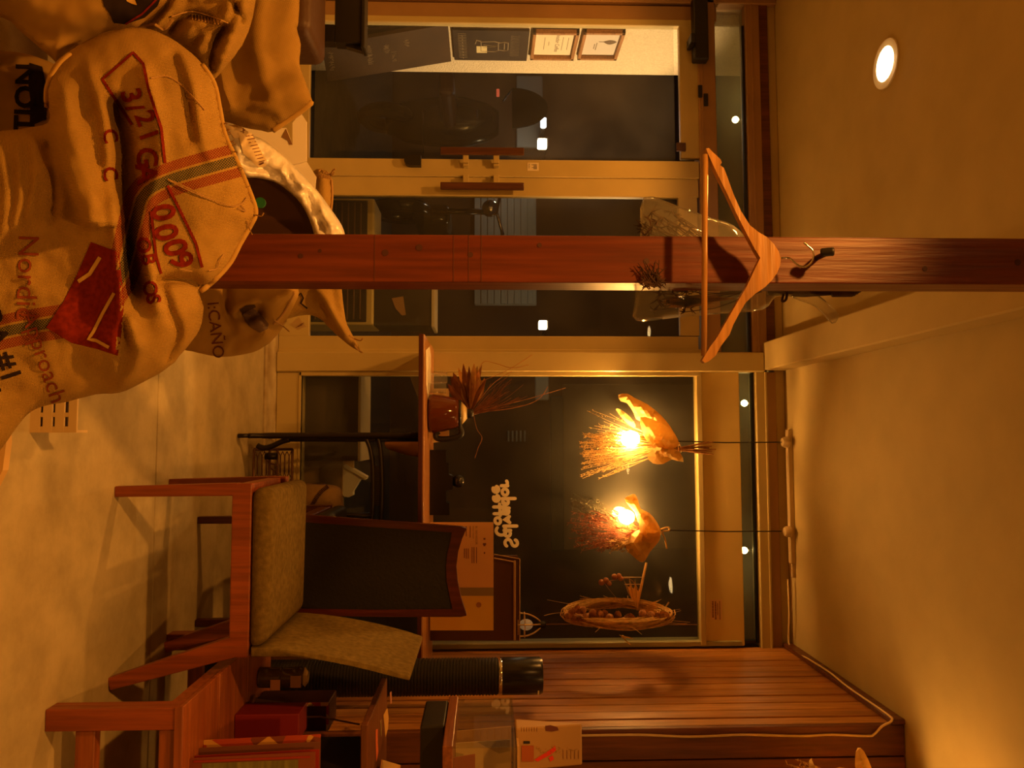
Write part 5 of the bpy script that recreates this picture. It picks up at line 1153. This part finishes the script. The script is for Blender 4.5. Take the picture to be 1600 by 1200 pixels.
# second black box and display case on top
Y2 = 1.99; x2 = Xp(1166, Y2, 690); z2_ = Zp(691, Y2, 1170)
bb = thing('equipment_box', 'flat black box on a pedestal, carrying the clear display case', 'box', (x2, Y2, zt))
bm = BM(); box(bm, x2+.004, x2+.5, Yk+.0, Yk+.20, Zp(656, Yk, 1160), z2_-.001, .006, 2); obj('body', bm, BLACK, bb)
bm = BM(); box(bm, x2+.34, x2+.48, Yk+.03, Yk+.18, zk0+.001, Zp(656, Yk, 1160)-.001, .006, 2); obj('pedestal', bm, BLACK, bb)
dcx = thing('display_case', 'clear display box with a wooden base holding folded papers', 'display case', (x2+.2, Y2+.18, z2_))
cw = wood('case_wood', (.19, .06, .018), (.26, .09, .028), .4, 'y', 7)
y2b = 2.36; zb = Zp(708, Y2, 1180); ztp = Zp(806, Y2, 1180)
bm = BM(); box(bm, x2, x2+.45, Y2, y2b, z2_, z2_+.026, .002, 1); obj('base', bm, cw, dcx)
zb = z2_+.0265; ztp = Zp(806, Y2, 1180)
bm = BM(); box(bm, x2+.006, x2+.44, Y2+.004, Y2+.007, zb, ztp); box(bm, x2+.006, x2+.009, Y2+.007, y2b-.006, zb, ztp); box(bm, x2+.009, x2+.44, y2b-.009, y2b-.006, zb, ztp); box(bm, x2+.006, x2+.44, Y2+.004, y2b-.006, ztp, ztp+.003); obj('acrylic_cover', bm, glass('case_acrylic', .03, (.93, .92, .88), 1.4), dcx)
def leaf(lab, y, x0, x1, za, zb_, m, lean_=.03):
    t = BM(); hexa(t, [(x0, y, za), (x1, y, za), (x1, y+.006, za), (x0, y+.006, za), (x0, y+lean_, zb_), (x1, y+lean_, zb_), (x1, y+lean_+.006, zb_), (x0, y+lean_+.006, zb_)]); o = obj('folded_paper', t, m); rebase(o, (x0, y, za)); tag(o, lab, 'paper', 'papers in the display case'); return o
leaf('low tan envelope at the back of the display case', y2b-.06, x2+.09, x2+.26, zb+.0005, zb+.105, mat('env_tan', (.42, .20, .075), .8))
leaf('wide cream envelope across the middle of the display case', y2b-.14, x2+.05, x2+.40, zb+.0005, zb+.155, mat('env_cream', (.52, .31, .11), .8))
leaf('creased map-like sheet with grey-green patches in the display case', y2b-.20, x2+.06, x2+.38, zb+.0005, zb+.15, art('map_paper', [(.48, .34, .13), (.33, .25, .10), (.56, .42, .18), (.20, .13, .05)], 9), .02)
leaf('brown card leaning at the front of the display case', Y2+.05, x2+.05, x2+.40, zb+.0005, zb+.055, mat('card_rust', (.24, .055, .014), .8), .02)
# paper coffee bag with red ribbon on top
Yg = 2.10; xg0 = Xp(1133, Yg, 860); zg0 = ztp+.0035; zg1 = Zp(910, Yg, 1160)
pk = thing('coffee_bag', 'white printed paper coffee bag with a red ribbon on top of the display case', 'bag', (xg0+.05, Yg, zg0))
bm = BM(); hexa(bm, [(xg0, Yg-.02, zg0), (xg0+.11, Yg-.02, zg0), (xg0+.11, Yg+.05, zg0), (xg0, Yg+.05, zg0), (xg0+.002, Yg+.008, zg1), (xg0+.108, Yg+.008, zg1), (xg0+.108, Yg+.018, zg1), (xg0+.002, Yg+.018, zg1)], .004, 2); obj('body', bm, mat('bag_paper', (.44, .26, .09), .6), pk)
def onbag(px, py, off=.0012):
    # point on the front face of the bag
    for _ in range(1):
        z = at(px, py, Yg).z; f = (z-zg0)/(zg1-zg0); y = Yg-.02+.028*f-off; return at(px, py, y)
bm = BM()
def bp(pts, nm, m): bm = BM(); prism(bm, [onbag(*p) for p in pts], (0, -.0006, 0)); return obj(nm, bm, m, pk)
bp([(835, 1187), (862, 1170), (867, 1165), (869, 1172), (862, 1178), (840, 1190)], 'red_ribbon', mat('ribbon_red', (.75, .05, .025), .35))
bp([(857, 1184), (863, 1180), (866, 1186), (860, 1190)], 'red_seal', MATS['ribbon_red'])
bp([(852, 1134), (860, 1133), (871, 1136), (873, 1141), (862, 1143), (853, 1142)], 'dark_print', mat('print_brown', (.14, .035, .02), .7))
bp([(815, 1165), (834, 1165), (834, 1190), (815, 1190)], 'rust_panel', mat('print_rust', (.40, .10, .02), .7))
bp([(818, 1158), (828, 1158), (828, 1162), (818, 1162)], 'black_print', MATS['ink_black'])
bm = BM()
for k in range(7): 
    a = onbag(815+k*4, 1136); b = onbag(815+k*4, 1143); tube(bm, [a, b], .0006, 3)
for k in range(5):
    a = onbag(880+k*6, 1172); b = onbag(880+k*6, 1186); tube(bm, [a, b], .0006, 3)
obj('small_print', bm, MATS['ink_brown'], pk)
bm = BM(); rs = random.Random(8)
for k in range(26): a = onbag(rs.uniform(838, 902), rs.uniform(1165, 1178)); tube(bm, [a, a+Vector((rs.uniform(-.004, .004), -.001, rs.uniform(-.006, .006)))], .0009, 3)
obj('foil_flecks', bm, mat('foil_gold', (.9, .7, .4), .15, 1), pk)
leafc = thing('paper_card', 'tan card lying at the foot of the printed coffee bag', 'card', (xg0, Yg-.05, zg0))
bm = BM(); box(bm, xg0+.02, xg0+.14, Yg-.085, Yg-.03, zg0, zg0+.006, .001, 1); obj('sheet', bm, MATS['env_cream'], leafc)
# black side table at the left edge
YL_ = 2.60; zl = Zp(571, YL_, 30); xe = Xp(66, YL_, 540)
lt = thing('black_stand', 'narrow black stand at the left picture edge in front of the left door', 'stand', (xe-.2, YL_+.15, 0))
bm = BM(); box(bm, xe-.55, xe+.022, YL_-.012, YL_+.055, zl-.014, zl, .004, 2); obj('top', bm, BLACK, lt)
bm = BM(); box(bm, xe-.54, xe, YL_, YL_+.05, Zp(523, YL_, 30), zl-.0145, .002, 1); obj('apron', bm, BLACK, lt)
for x in (xe-.065, xe-.53):
    for y in (YL_+.001,):
        bm = BM(); box(bm, x, x+.062, y, y+.045, 0, Zp(523, YL_, 30)-.0005, .002, 1); obj('leg', bm, BLACK, lt)
bm = BM(); hexa(bm, [(xe+.0005, YL_+.02, zl-.07), (xe+.004, YL_+.02, zl-.07), (xe+.004, YL_+.045, zl-.07), (xe+.0005, YL_+.045, zl-.07), (xe+.0005, YL_+.02, zl-.0145), (xe+.02, YL_+.02, zl-.0145), (xe+.02, YL_+.045, zl-.0145), (xe+.0005, YL_+.045, zl-.0145)]); obj('corner_bracket', bm, BLACK, lt)
YO = 2.30; xo_ = Xp(58, YO, 478); zo = Zp(489, YO, 30)
ot = thing('pouffe', 'brown padded leather pouffe at the left edge behind the sacks', 'pouffe', (xo_-.25, YO+.2, 0))
bm = BM(); box(bm, xo_-.45, xo_, YO-.05, YO+.20, .03, zo, .03, 4); obj('cushion', bm, mat('leather_brown', (.07, .03, .012), .5, bump=.2, bscale=60), ot, True)
bm = BM(); box(bm, xo_-.43, xo_-.02, YO-.03, YO+.18, 0, .029, .003, 1); obj('plinth', bm, BLACK, ot)
# ceiling downlights
for i, (p, lab) in enumerate(zip(DLS, ('round recessed downlight glowing in the ceiling left of the post', 'recessed downlight above the low table on the right', 'recessed downlight above the burlap sacks', 'recessed downlight behind the viewpoint'))):
    d = thing('ceiling_downlight', lab, 'lamp', p, 'ceiling downlights')
    bm = BM(); lathe(bm, [(.076, -.001), (.092, -.001), (.090, -.006), (.078, -.006)], p, 32); bm.faces.ensure_lookup_table()
    obj('rim', bm, mat('rim_white_metal', (.75, .68, .5), .4), d, 'auto')
    bm = BM(); lathe(bm, [(.002, -.016), (.04, -.014), (.075, -.002)], p, 28); obj('glowing_lens', bm, emis('downlight_glow', (1, .62, .24), 30), d, True)
# ================================================================== burlap sacks in the left foreground
JUTE = (.43, .268, .066)
B1 = burlap('burlap_striped', JUTE, True, .12); B2 = burlap('burlap_plain', JUTE, False, .5); B3 = burlap('burlap_fine', (.42, .265, .068), False, .2, 1.2)
RED = mat('print_red', (.17, .016, .007), .95, var=.25, scale=120, spec=.05); REDT = mat('print_faded_red', (.20, .045, .016), .95, spec=.05); BLK = mat('print_black', (.022, .014, .012), .95, spec=.05)
FRAY = mat('jute_thread', (.42, .25, .08), .9)
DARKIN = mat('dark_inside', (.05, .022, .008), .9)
def sack(name, label, loc, cloth, m, group='burlap coffee sacks'):
    t = thing(name, label, 'sack', loc, group); obj('cloth', cloth.mesh(), m, t, True); return t
# --- big front sack with the diamond
S1 = Cloth([(-140, 215), (-60, 205), (0, 205), (40, 200), (75, 192), (76, 170), (70, 145), (74, 118), (92, 92), (122, 72), (165, 52), (208, 43), (248, 50), (288, 74), (316, 100), (334, 128), (344, 170), (352, 210), (372, 255), (394, 306), (401, 332), (392, 352), (376, 380), (360, 410), (338, 436), (312, 456), (318, 480), (312, 515), (290, 545), (262, 575), (222, 598), (186, 614), (150, 616), (105, 628), (70, 634), (40, 650), (10, 690), (-30, 730), (-140, 745)],
    1.44, .13, .06, 120,
    folds=[([(150, 352), (136, 350), (124, 325), (110, 285), (94, 235), (82, 190), (72, 150)], 7, .060, 's'), ([(104, 140), (112, 200), (134, 262), (146, 320), (142, 342)], 16, .030, 'r'),
           ([(182, 165), (194, 225), (196, 280), (202, 340), (208, 400), (212, 450)], 15, -.075, 'r'), ([(186, 330), (188, 400), (192, 460), (186, 540)], 6, .022, 's'),
           ([(140, 110), (165, 190), (170, 260), (178, 330), (186, 400), (192, 470), (215, 540)], 10, .022, 'r'),
           ([(225, 110), (245, 180), (250, 250), (232, 320), (215, 350), (222, 400), (242, 450), (246, 480)], 12, .030, 'r'),
           ([(250, 440), (275, 436), (300, 440), (316, 452)], 8, -.05, 'r'), ([(255, 452), (268, 490), (278, 520), (262, 560)], 7, -.028, 'r'),
           ([(0, 230), (10, 300), (5, 360)], 6, .012, 'r'), ([(28, 225), (32, 290), (24, 350)], 6, .014, 'r'), ([(52, 220), (56, 280), (45, 340)], 6, .012, 'r'), ([(75, 230), (84, 290), (80, 340)], 8, -.02, 'r'),
           ([(205, 500), (215, 560), (190, 606)], 12, .02, 'r'), ([(115, 540), (150, 590), (185, 612)], 14, -.012, 'r'),
           ([(288, 80), (305, 150), (316, 215), (330, 250)], 9, .018, 'r'), ([(270, 90), (292, 160), (298, 215)], 10, -.02, 'r')],
    wr=.012, wsc=.016, step=6, k=3, seed=2, tilt=.00028, rough=1.5,
    stripes=[[(-140, 560), (0, 520), (60, 508), (130, 492), (185, 440), (212, 345), (225, 305), (262, 282), (350, 256), (420, 238)]])
s1 = sack('burlap_sack', 'large front burlap sack with red diamond and striped band, foremost of the pile', (-.35, 1.42, 0), S1, B1)
bm = BM(); S1.patch(bm, [(142, 378), (186, 394), (194, 470), (190, 520), (184, 556), (150, 545), (112, 536), (72, 512), (100, 470), (122, 425)]); dm = obj('red_diamond', bm, RED, s1, True)
bm = BM(); S1.line(bm, [(122, 440), (140, 428), (156, 402)], 6, .004); S1.line(bm, [(178, 458), (160, 490), (146, 518), (138, 530), (150, 532), (170, 543)], 5, .004); obj('diamond_outline', bm, B3, s1, True)
bm = BM()
def wpN(p, c): return p
S1.text(bm, 'Nordic', (30, 366), -2, 46, .003); S1.text(bm, 'Approach', (32, 490), 19, 38, .003); obj('printed_lettering', bm, REDT, s1, True)
bm = BM(); S1.text(bm, 'ERA #1', (-36, 470), 18, 44, .003, offset=.02); S1.text(bm, 'CA', (-42, 575), 18, 44, .003, offset=.02); obj('printed_lettering', bm, BLK, s1, True)
def shearw(p, c): return p
bm = BM()
for ch_, o_, an_, sz in (('3', (188, 143), 16, 44), ('/', (196, 168), 20, 40), ('2', (210, 180), 22, 42), ('1', (216, 206), 20, 42), ('G', (212, 232), 8, 46), ('A', (212, 258), 6, 46), ('0', (236, 322), 10, 52), ('0', (240, 354), 12, 52), ('0', (254, 379), 16, 52), ('9', (264, 401), 20, 50)):
    S1.text(bm, ch_, o_, an_, sz, .003, offset=.025)

for ch_, o_ in (('C', (160, 203)), ('C', (160, 262)), ('O', (212, 372)), ('B', (220, 398)), ('O', (222, 440)), ('S', (228, 462))): S1.text(bm, ch_, o_, 10, 32, .003, offset=.02)
obj('printed_numbers', bm, RED, s1, True, kind='stuff')
bm = BM(); S1.line(bm, [(206, 195), (160, 124), (208, 82), (224, 100), (232, 140), (252, 200), (258, 255)], 4.5, .003); S1.line(bm, [(262, 290), (282, 330), (306, 380), (316, 418)], 4.5, .003); S1.line(bm, [(236, 330), (244, 400), (252, 428)], 4, .003); obj('printed_box', bm, RED, s1, True)
# rolled hems and loose threads
bm = BM(); S1.cord(bm, [(316, 102), (334, 130), (343, 170), (351, 210), (371, 255), (392, 306), (399, 332), (391, 352), (375, 380), (359, 410), (337, 435), (314, 455)], .0055, -.002); S1.cord(bm, [(74, 165), (76, 135), (92, 104), (110, 86)], .006, .0); obj('rolled_hem', bm, B3, s1, True)
bm = BM(); rs = random.Random(4)
for L_ in ([(265, 282), (300, 300), (340, 315), (362, 322), (378, 318), (386, 308)], [(375, 318), (384, 330), (372, 325)], [(398, 335), (408, 338), (412, 333)], [(386, 345), (390, 358), (394, 366)], [(350, 397), (342, 408), (338, 420), (326, 423)], [(236, 122), (260, 119), (280, 130), (305, 155), (320, 172)], [(262, 280), (290, 292), (330, 312)], [(280, 420), (300, 424)]):
    S1.cord(bm, L_, .0012, .006, 4)
for k in range(26):
    p0 = (rs.uniform(352, 398), 0); i = rs.random(); x = 345+i*50; y = 180+i*140; S1.cord(bm, [(x, y), (x+rs.uniform(1, 7), y+rs.uniform(-5, 5))], .0007, .002, 3)
obj('loose_threads', bm, FRAY, s1, kind='stuff')
# --- sack with upside-down black lettering, dark in the gap
S2 = Cloth([(-140, 70), (-20, 78), (30, 82), (66, 92), (92, 108), (88, 150), (95, 215), (60, 222), (0, 225), (-140, 232)], 1.62, .05, .05, 40, [([(0, 100), (60, 160), (70, 215)], 12, -.015, 'r')], .008, .03, 8, 3, 4)
s2 = sack('burlap_sack', 'burlap sack with upside-down black capitals, deep in the gap left of the front sack', (-.6, 1.62, 0), S2, B2)
bm = BM(); S2.text(bm, 'ACTION', (50, 268), 178, 44, .003, offset=.03); S2.patch(bm, [(46, 98), (66, 104), (74, 140), (72, 186), (46, 198), (48, 160), (44, 130)], .002); obj('printed_lettering', bm, BLK, s2, True)
# --- top-left sack
S3 = Cloth([(-140, -60), (-60, -70), (60, -70), (160, -60), (230, -40), (262, -6), (250, 14), (228, 32), (210, 44), (180, 46), (150, 56), (116, 76), (92, 98), (78, 88), (52, 66), (26, 44), (0, 26), (-140, -10)], 1.52, .09, .05, 60,
    [([(0, 30), (40, 60), (78, 90)], 7, .02, 'r'), ([(20, 40), (90, 60), (170, 46)], 12, -.022, 'r'), ([(0, -10), (90, 10), (180, 10)], 18, .012, 'r')], .012, .018, 7, 3, 6, .0002, rough=1.2)
s3 = sack('burlap_sack', 'burlap sack with a dark printed patch, topmost at the left picture edge', (-.75, 1.5, 0), S3, B2)
bm = BM(); S3.patch(bm, [(152, -30), (210, -34), (238, -20), (252, -4), (246, 10), (226, 28), (196, 38), (178, 36), (172, 22), (164, 10)], .003); obj('printed_patch', bm, BLK, s3, True)
bm = BM(); S3.line(bm, [(196, 38), (222, 22), (240, 4), (252, -10)], 3, .005); obj('red_line', bm, RED, s3, True)
bm = BM(); S3.patch(bm, [(194, -10), (210, -2), (214, 8), (206, 6), (198, 2)], .005); obj('bare_patch', bm, B3, s3, True)
# --- gathered sack neck at the top
S4 = Cloth([(208, 44), (232, 30), (252, 8), (268, -20), (290, -60), (380, -70), (404, -50), (398, 10), (388, 50), (372, 80), (352, 105), (332, 126), (318, 110), (296, 82), (268, 60), (240, 52)], 1.60, .07, .05, 40,
    [([(238, 50), (262, 20), (290, -20)], 8, .030, 'r'), ([(262, 56), (290, 24), (330, 30)], 7, -.035, 'r'), ([(280, 62), (310, 40), (350, 30), (365, -20)], 8, .032, 'r'), ([(330, 110), (334, 70), (350, 45)], 6, -.035, 'r'), ([(345, 105), (360, 60), (376, 20), (388, -30)], 8, .026, 'r'), ([(360, 0), (376, 24), (378, 34)], 4, -.03, 'r'), ([(300, 95), (320, 60)], 7, .02, 'r')], .012, .03, 5, 3, 9, rough=1.2)
s4 = sack('burlap_sack', 'gathered burlap sack neck full of deep folds above the front sack', (-.55, 1.6, 0), S4, B3)
bm = BM(); S4.cord(bm, [(268, 26), (300, 18), (336, 28), (356, 36)], .0016, .008); S4.cord(bm, [(216, 44), (240, 38), (256, 46), (270, 30)], .003, .004)
for k in range(10): S4.cord(bm, [(300+k*5, 22+k), (301+k*5, 30+k)], .0016, .006, 4)
obj('stitching', bm, FRAY, s4, kind='stuff')
# --- smooth hanging sack behind
S5 = Cloth([(120, -60), (300, -70), (467, -60), (468, 0), (466, 36), (464, 46), (470, 70), (468, 100), (478, 130), (488, 158), (486, 164), (470, 176), (448, 190), (424, 206), (408, 204), (384, 200), (350, 190), (330, 196), (120, 200)], 1.80, .05, .04, 45,
    [([(410, -20), (400, 60), (412, 120), (425, 150)], 16, .025, 'r'), ([(380, -20), (370, 80), (372, 150)], 14, -.012, 'r'), ([(395, 150), (430, 120), (466, 104)], 14, -.012, 'r'), ([(400, 165), (430, 172), (440, 185)], 8, .014, 'r'), ([(340, 100), (350, 140), (360, 165)], 7, .02, 'r')], .006, .02, 7, 3, 12)
s5 = sack('burlap_sack', 'smooth pale brown sack with a stitched lower hem, behind the gathered neck', (-.75, 1.8, 0), S5, B3)
bm = BM(); S5.cord(bm, [(487, 160), (470, 174), (448, 189), (426, 204)], .0065, -.001); obj('hem', bm, B3, s5, True)
bm = BM(); S5.patch(bm, [(334, 110), (345, 112), (350, 140), (360, 165), (358, 174), (350, 172), (342, 150)], .006); obj('loose_flap', bm, B2, s5, True)
# --- white card behind the foil bag
cdw = thing('white_carton', 'white folded cardboard flaps behind the foil bag', 'carton', at(440, 250, 2.06))
WP = mat('white_card', (.92, .86, .74), .6)
for pts, dy in (([(130, 200), (447, 200), (457, 226), (457, 192), (470, 176), (479, 190), (479, 252), (130, 330)], 0), ([(130, 250), (479, 252), (494, 276), (490, 320), (130, 330)], .012)):
    bm = BM(); prism(bm, [at(x, y, 2.06+dy) for x, y in pts], (0, .004, 0)); obj('flap', bm, WP, cdw)
bm = BM(); prism(bm, [at(x, y, 2.058) for x, y in ((440, 214), (447, 201), (457, 226), (452, 226), (450, 220))], (0, .001, 0)); obj('cut_edge', bm, mat('card_edge_dark', (.25, .13, .05), .8), cdw)
# --- foil bag
FOIL = mat('foil', (.95, .91, .84), .36, .12, bump=1.0, bscale=15); LINER = mat('foil_liner', (.055, .020, .006), .55)
F1 = Cloth([(346, 192), (362, 193), (386, 208), (414, 220), (446, 246), (470, 270), (496, 298), (518, 328), (534, 352), (540, 372), (540, 392), (494, 392), (492, 372), (484, 345), (470, 318), (450, 298), (428, 284), (400, 278), (384, 277), (372, 262), (360, 235)], 1.76, .035, .004, 22, [([(372, 258), (410, 262), (440, 280)], 6, -.02, 'r'), ([(455, 255), (462, 275), (475, 292)], 5, .025, 'r'), ([(500, 320), (515, 350)], 6, .02, 'r'), ([(478, 300), (500, 345), (512, 372)], 5, -.018, 'r'), ([(440, 262), (450, 285)], 4, .016, 'r')], .016, .05, 4, 3, 15, .0008)
fb_ = thing('foil_bag', 'open silver foil bag with a printed label, behind the front sack', 'bag', at(420, 290, 1.9))
obj('foil_rim', F1.mesh(), FOIL, fb_, True)
F2 = Cloth([(130, 280), (340, 262), (384, 274), (428, 281), (452, 296), (474, 318), (488, 345), (495, 372), (496, 386), (380, 388), (130, 388)], 2.0, -.05, .02, 60, [([(398, 290), (440, 325), (480, 360)], 5, .012, 'r')], .006, .03, 7, 3, 17)
obj('liner', F2.mesh(), LINER, fb_, True)
bm = BM(); F1.patch(bm, [(372, 208), (392, 207), (416, 250), (416, 260), (404, 262), (380, 240)], .004); F1.patch(bm, [(352, 197), (372, 194), (388, 206), (384, 216), (366, 216)], .003); lb = obj('label', bm, mat('label_cream', (.82, .66, .40), .7), fb_, True)
bm = BM()
for k in range(9): F1.line(bm, [(384+k*2.6, 213+k*5), (396+k*2.2, 211+k*5.0)], 1.2, .006)
F1.line(bm, [(376, 205), (383, 203)], 2.2, .006); F1.line(bm, [(380, 200), (381, 208)], 1.4, .006); F1.line(bm, [(404, 258), (412, 254)], 2.5, .006)
obj('label_print', bm, MATS['ink_brown'], lb)
bm = BM(); lathe(bm, [(.004, -.003), (.013, -.003), (.013, .003), (.004, .003)], at(407, 317, 1.86), 16, Matrix.Rotation(PI/2, 3, 'X')); obj('green_valve', bm, mat('valve_green', (.02, .16, .05), .5), fb_)
# --- lettered sack right of the post
S6 = Cloth([(130, 432), (250, 432), (330, 430), (400, 430), (440, 432), (462, 442), (467, 458), (461, 474), (452, 492), (445, 506), (438, 517), (421, 536), (396, 550), (360, 557), (330, 556), (300, 549), (275, 546), (250, 556), (130, 560)], 1.97, .10, .05, 55,
    [([(352, 452), (356, 485), (370, 515), (362, 545)], 9, -.04, 'r'), ([(366, 490), (372, 520), (352, 548)], 8, .035, 'r'), ([(372, 480), (400, 470), (430, 468), (456, 455)], 8, .022, 'r'), ([(375, 492), (392, 494), (400, 490)], 8, -.055, 'r'), ([(400, 500), (416, 515), (400, 535)], 10, .02, 'r'), ([(405, 478), (412, 500), (428, 516)], 6, -.025, 'r')], .010, .03, 6, 3, 21, rough=1)
s6 = sack('burlap_sack', 'burlap sack with handwritten dark letters, right of the post', (-.3, 1.97, 0), S6, B2)
bm = BM(); S6.text(bm, 'I:CAÑO', (324, 472), 6, 26, .003); obj('handwriting', bm, mat('ink_maroon', (.10, .018, .010), .9), s6, True)
bm = BM(); S6.patch(bm, [(378, 490), (396, 482), (408, 492), (420, 506), (418, 514), (406, 520), (392, 512), (384, 502)], .004); obj('inner_liner', bm, mat('liner_mauve', (.13, .075, .05), .7), s6, True)
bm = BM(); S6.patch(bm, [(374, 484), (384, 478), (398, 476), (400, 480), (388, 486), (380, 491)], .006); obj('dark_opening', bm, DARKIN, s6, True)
bm = BM(); S6.cord(bm, [(460, 456), (452, 474), (440, 494), (428, 506)], .003, .003); S6.cord(bm, [(428, 500), (440, 508), (452, 518)], .0014, .006); S6.cord(bm, [(428, 506), (440, 506), (448, 502)], .001, .006); obj('loose_threads', bm, FRAY, s6, kind='stuff')
tg = thing('paper_tag', 'small cream paper tag by the sack right of the post', 'tag', at(465, 508, 1.90))
bm = BM(); prism(bm, [at(453, 507, 1.90), at(467, 495, 1.90), at(472, 503, 1.90), at(479, 510, 1.90), at(464, 516, 1.90)], (0, .001, 0)); tgs = obj('sheet', bm, mat('tag_cream', (.66, .50, .24), .7), tg)
bm = BM(); 
for k in range(3): tube(bm, [at(462+k*3, 512-k*2, 1.899), at(472+k*1.5, 508-k*2, 1.899)], .0006, 3)
obj('tag_print', bm, MATS['ink_brown'], tgs)
# --- tall sack with two tied ears behind the post
S7 = Cloth([(100, 300), (420, 300), (484, 284), (488, 270), (496, 264), (508, 266), (518, 278), (520, 310), (516, 350), (520, 400), (532, 440), (536, 470), (540, 500), (550, 522), (560, 540), (562, 548), (552, 544), (536, 532), (516, 514), (500, 498), (478, 492), (440, 500), (380, 510), (100, 500)], 2.16, .06, .05, 35,
    [([(496, 452), (512, 470), (524, 500), (548, 535)], 6, .03, 'r'), ([(486, 470), (505, 488), (530, 522)], 7, -.025, 'r'), ([(520, 440), (526, 480), (545, 520)], 5, -.02, 'r'), ([(500, 270), (506, 310), (500, 340)], 8, .02, 'r')], .006, .03, 6, 3, 31, rough=1)
s7 = sack('burlap_sack', 'tall burlap sack with two pointed ears, behind the post', (-.45, 2.16, 0), S7, B3)
bm = BM()
for L_ in ([(546, 524), (556, 530), (564, 532), (567, 528)], [(554, 540), (560, 547), (566, 551)], [(498, 268), (502, 266), (506, 270)], [(508, 270), (516, 272), (520, 266), (524, 264)], [(510, 268), (518, 274), (522, 268)]): S7.cord(bm, L_, .0022, .004, 4)
for k in range(12): S7.cord(bm, [(488+k*2.5, 272-abs(k-5)*-.5), (489+k*2.6, 277+abs(k-5)*.5)], .0016, .006, 4)
S7.cord(bm, [(518, 282), (519, 310), (515, 345)], .004, .002)
obj('tie_string', bm, FRAY, s7, kind='stuff')
bm = BM(); S7.line(bm, [(466, 462), (470, 458), (474, 466), (470, 474), (480, 482)], 2.5, .004); obj('ink_mark', bm, BLK, s7)
# --- white slotted crate under the pile
YQ = onz(46, 676, 0).y
xq = onz(46, 676, 0).x
cr = thing('plastic_crate', 'white slotted plastic crate on the floor beside the front sack', 'crate', (xq-.18, YQ+.12, 0))
zq = Zp(120, YQ, 650); WC = mat('crate_white', (.60, .44, .20), .5)
px_ = YQ/FPX
bm = BM()
zs_ = [0, Zp(62, YQ), Zp(67, YQ), Zp(81, YQ), Zp(86, YQ), Zp(100, YQ), Zp(107, YQ), zq]
for i in (0, 2, 4, 6): box(bm, xq-.36, xq, YQ, YQ+.006, zs_[i]+.0, zs_[i+1])
for i in (1, 3, 5):
    k = 0; x = xq
    while x > xq-.34: box(bm, x-.010 if k else x-.014, x, YQ+.0005, YQ+.0055, zs_[i], zs_[i+1]); x -= .036; k += 1
obj('front_panel', bm, WC, cr)
bm = BM()
for i in (0, 2, 4, 6): box(bm, xq-.006, xq, YQ+.006, YQ+.05, zs_[i], zs_[i+1])
for i in (1, 3, 5):
    for k in range(2): box(bm, xq-.0055, xq-.0005, YQ+.006+k*.034, YQ+.016+k*.034, zs_[i], zs_[i+1])
obj('side_panel', bm, WC, cr)
bm = BM(); box(bm, xq-.36, xq-.354, YQ+.006, YQ+.05, 0, zq); obj('side_panel', bm, WC, cr)
bm = BM(); box(bm, xq-.354, xq-.006, YQ+.044, YQ+.05, 0, zq-.045); CIN = mat('crate_inside_shade', (.05, .028, .010), .8); obj('back_panel', bm, CIN, cr)  # inner panels coloured dark to paint the shade behind the slots
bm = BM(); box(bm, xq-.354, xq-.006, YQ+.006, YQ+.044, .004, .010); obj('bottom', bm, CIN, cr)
Yw = onz(-6, 700, 0).y
cr2 = thing('wooden_board', 'pale upright board end at the left picture edge beside the front sack', 'board', onz(-6, 700, 0))
bm = BM(); prism(bm, [Vector((at(0, 674, Yw).x, Yw, 0)), at(9, 676, Yw), at(10, 690, Yw), at(4, 735, Yw), Vector((at(0, 760, Yw).x, Yw, 0))], (0, .02, 0)); obj('plank', bm, mat('board_pale', (.62, .40, .14), .6), cr2)
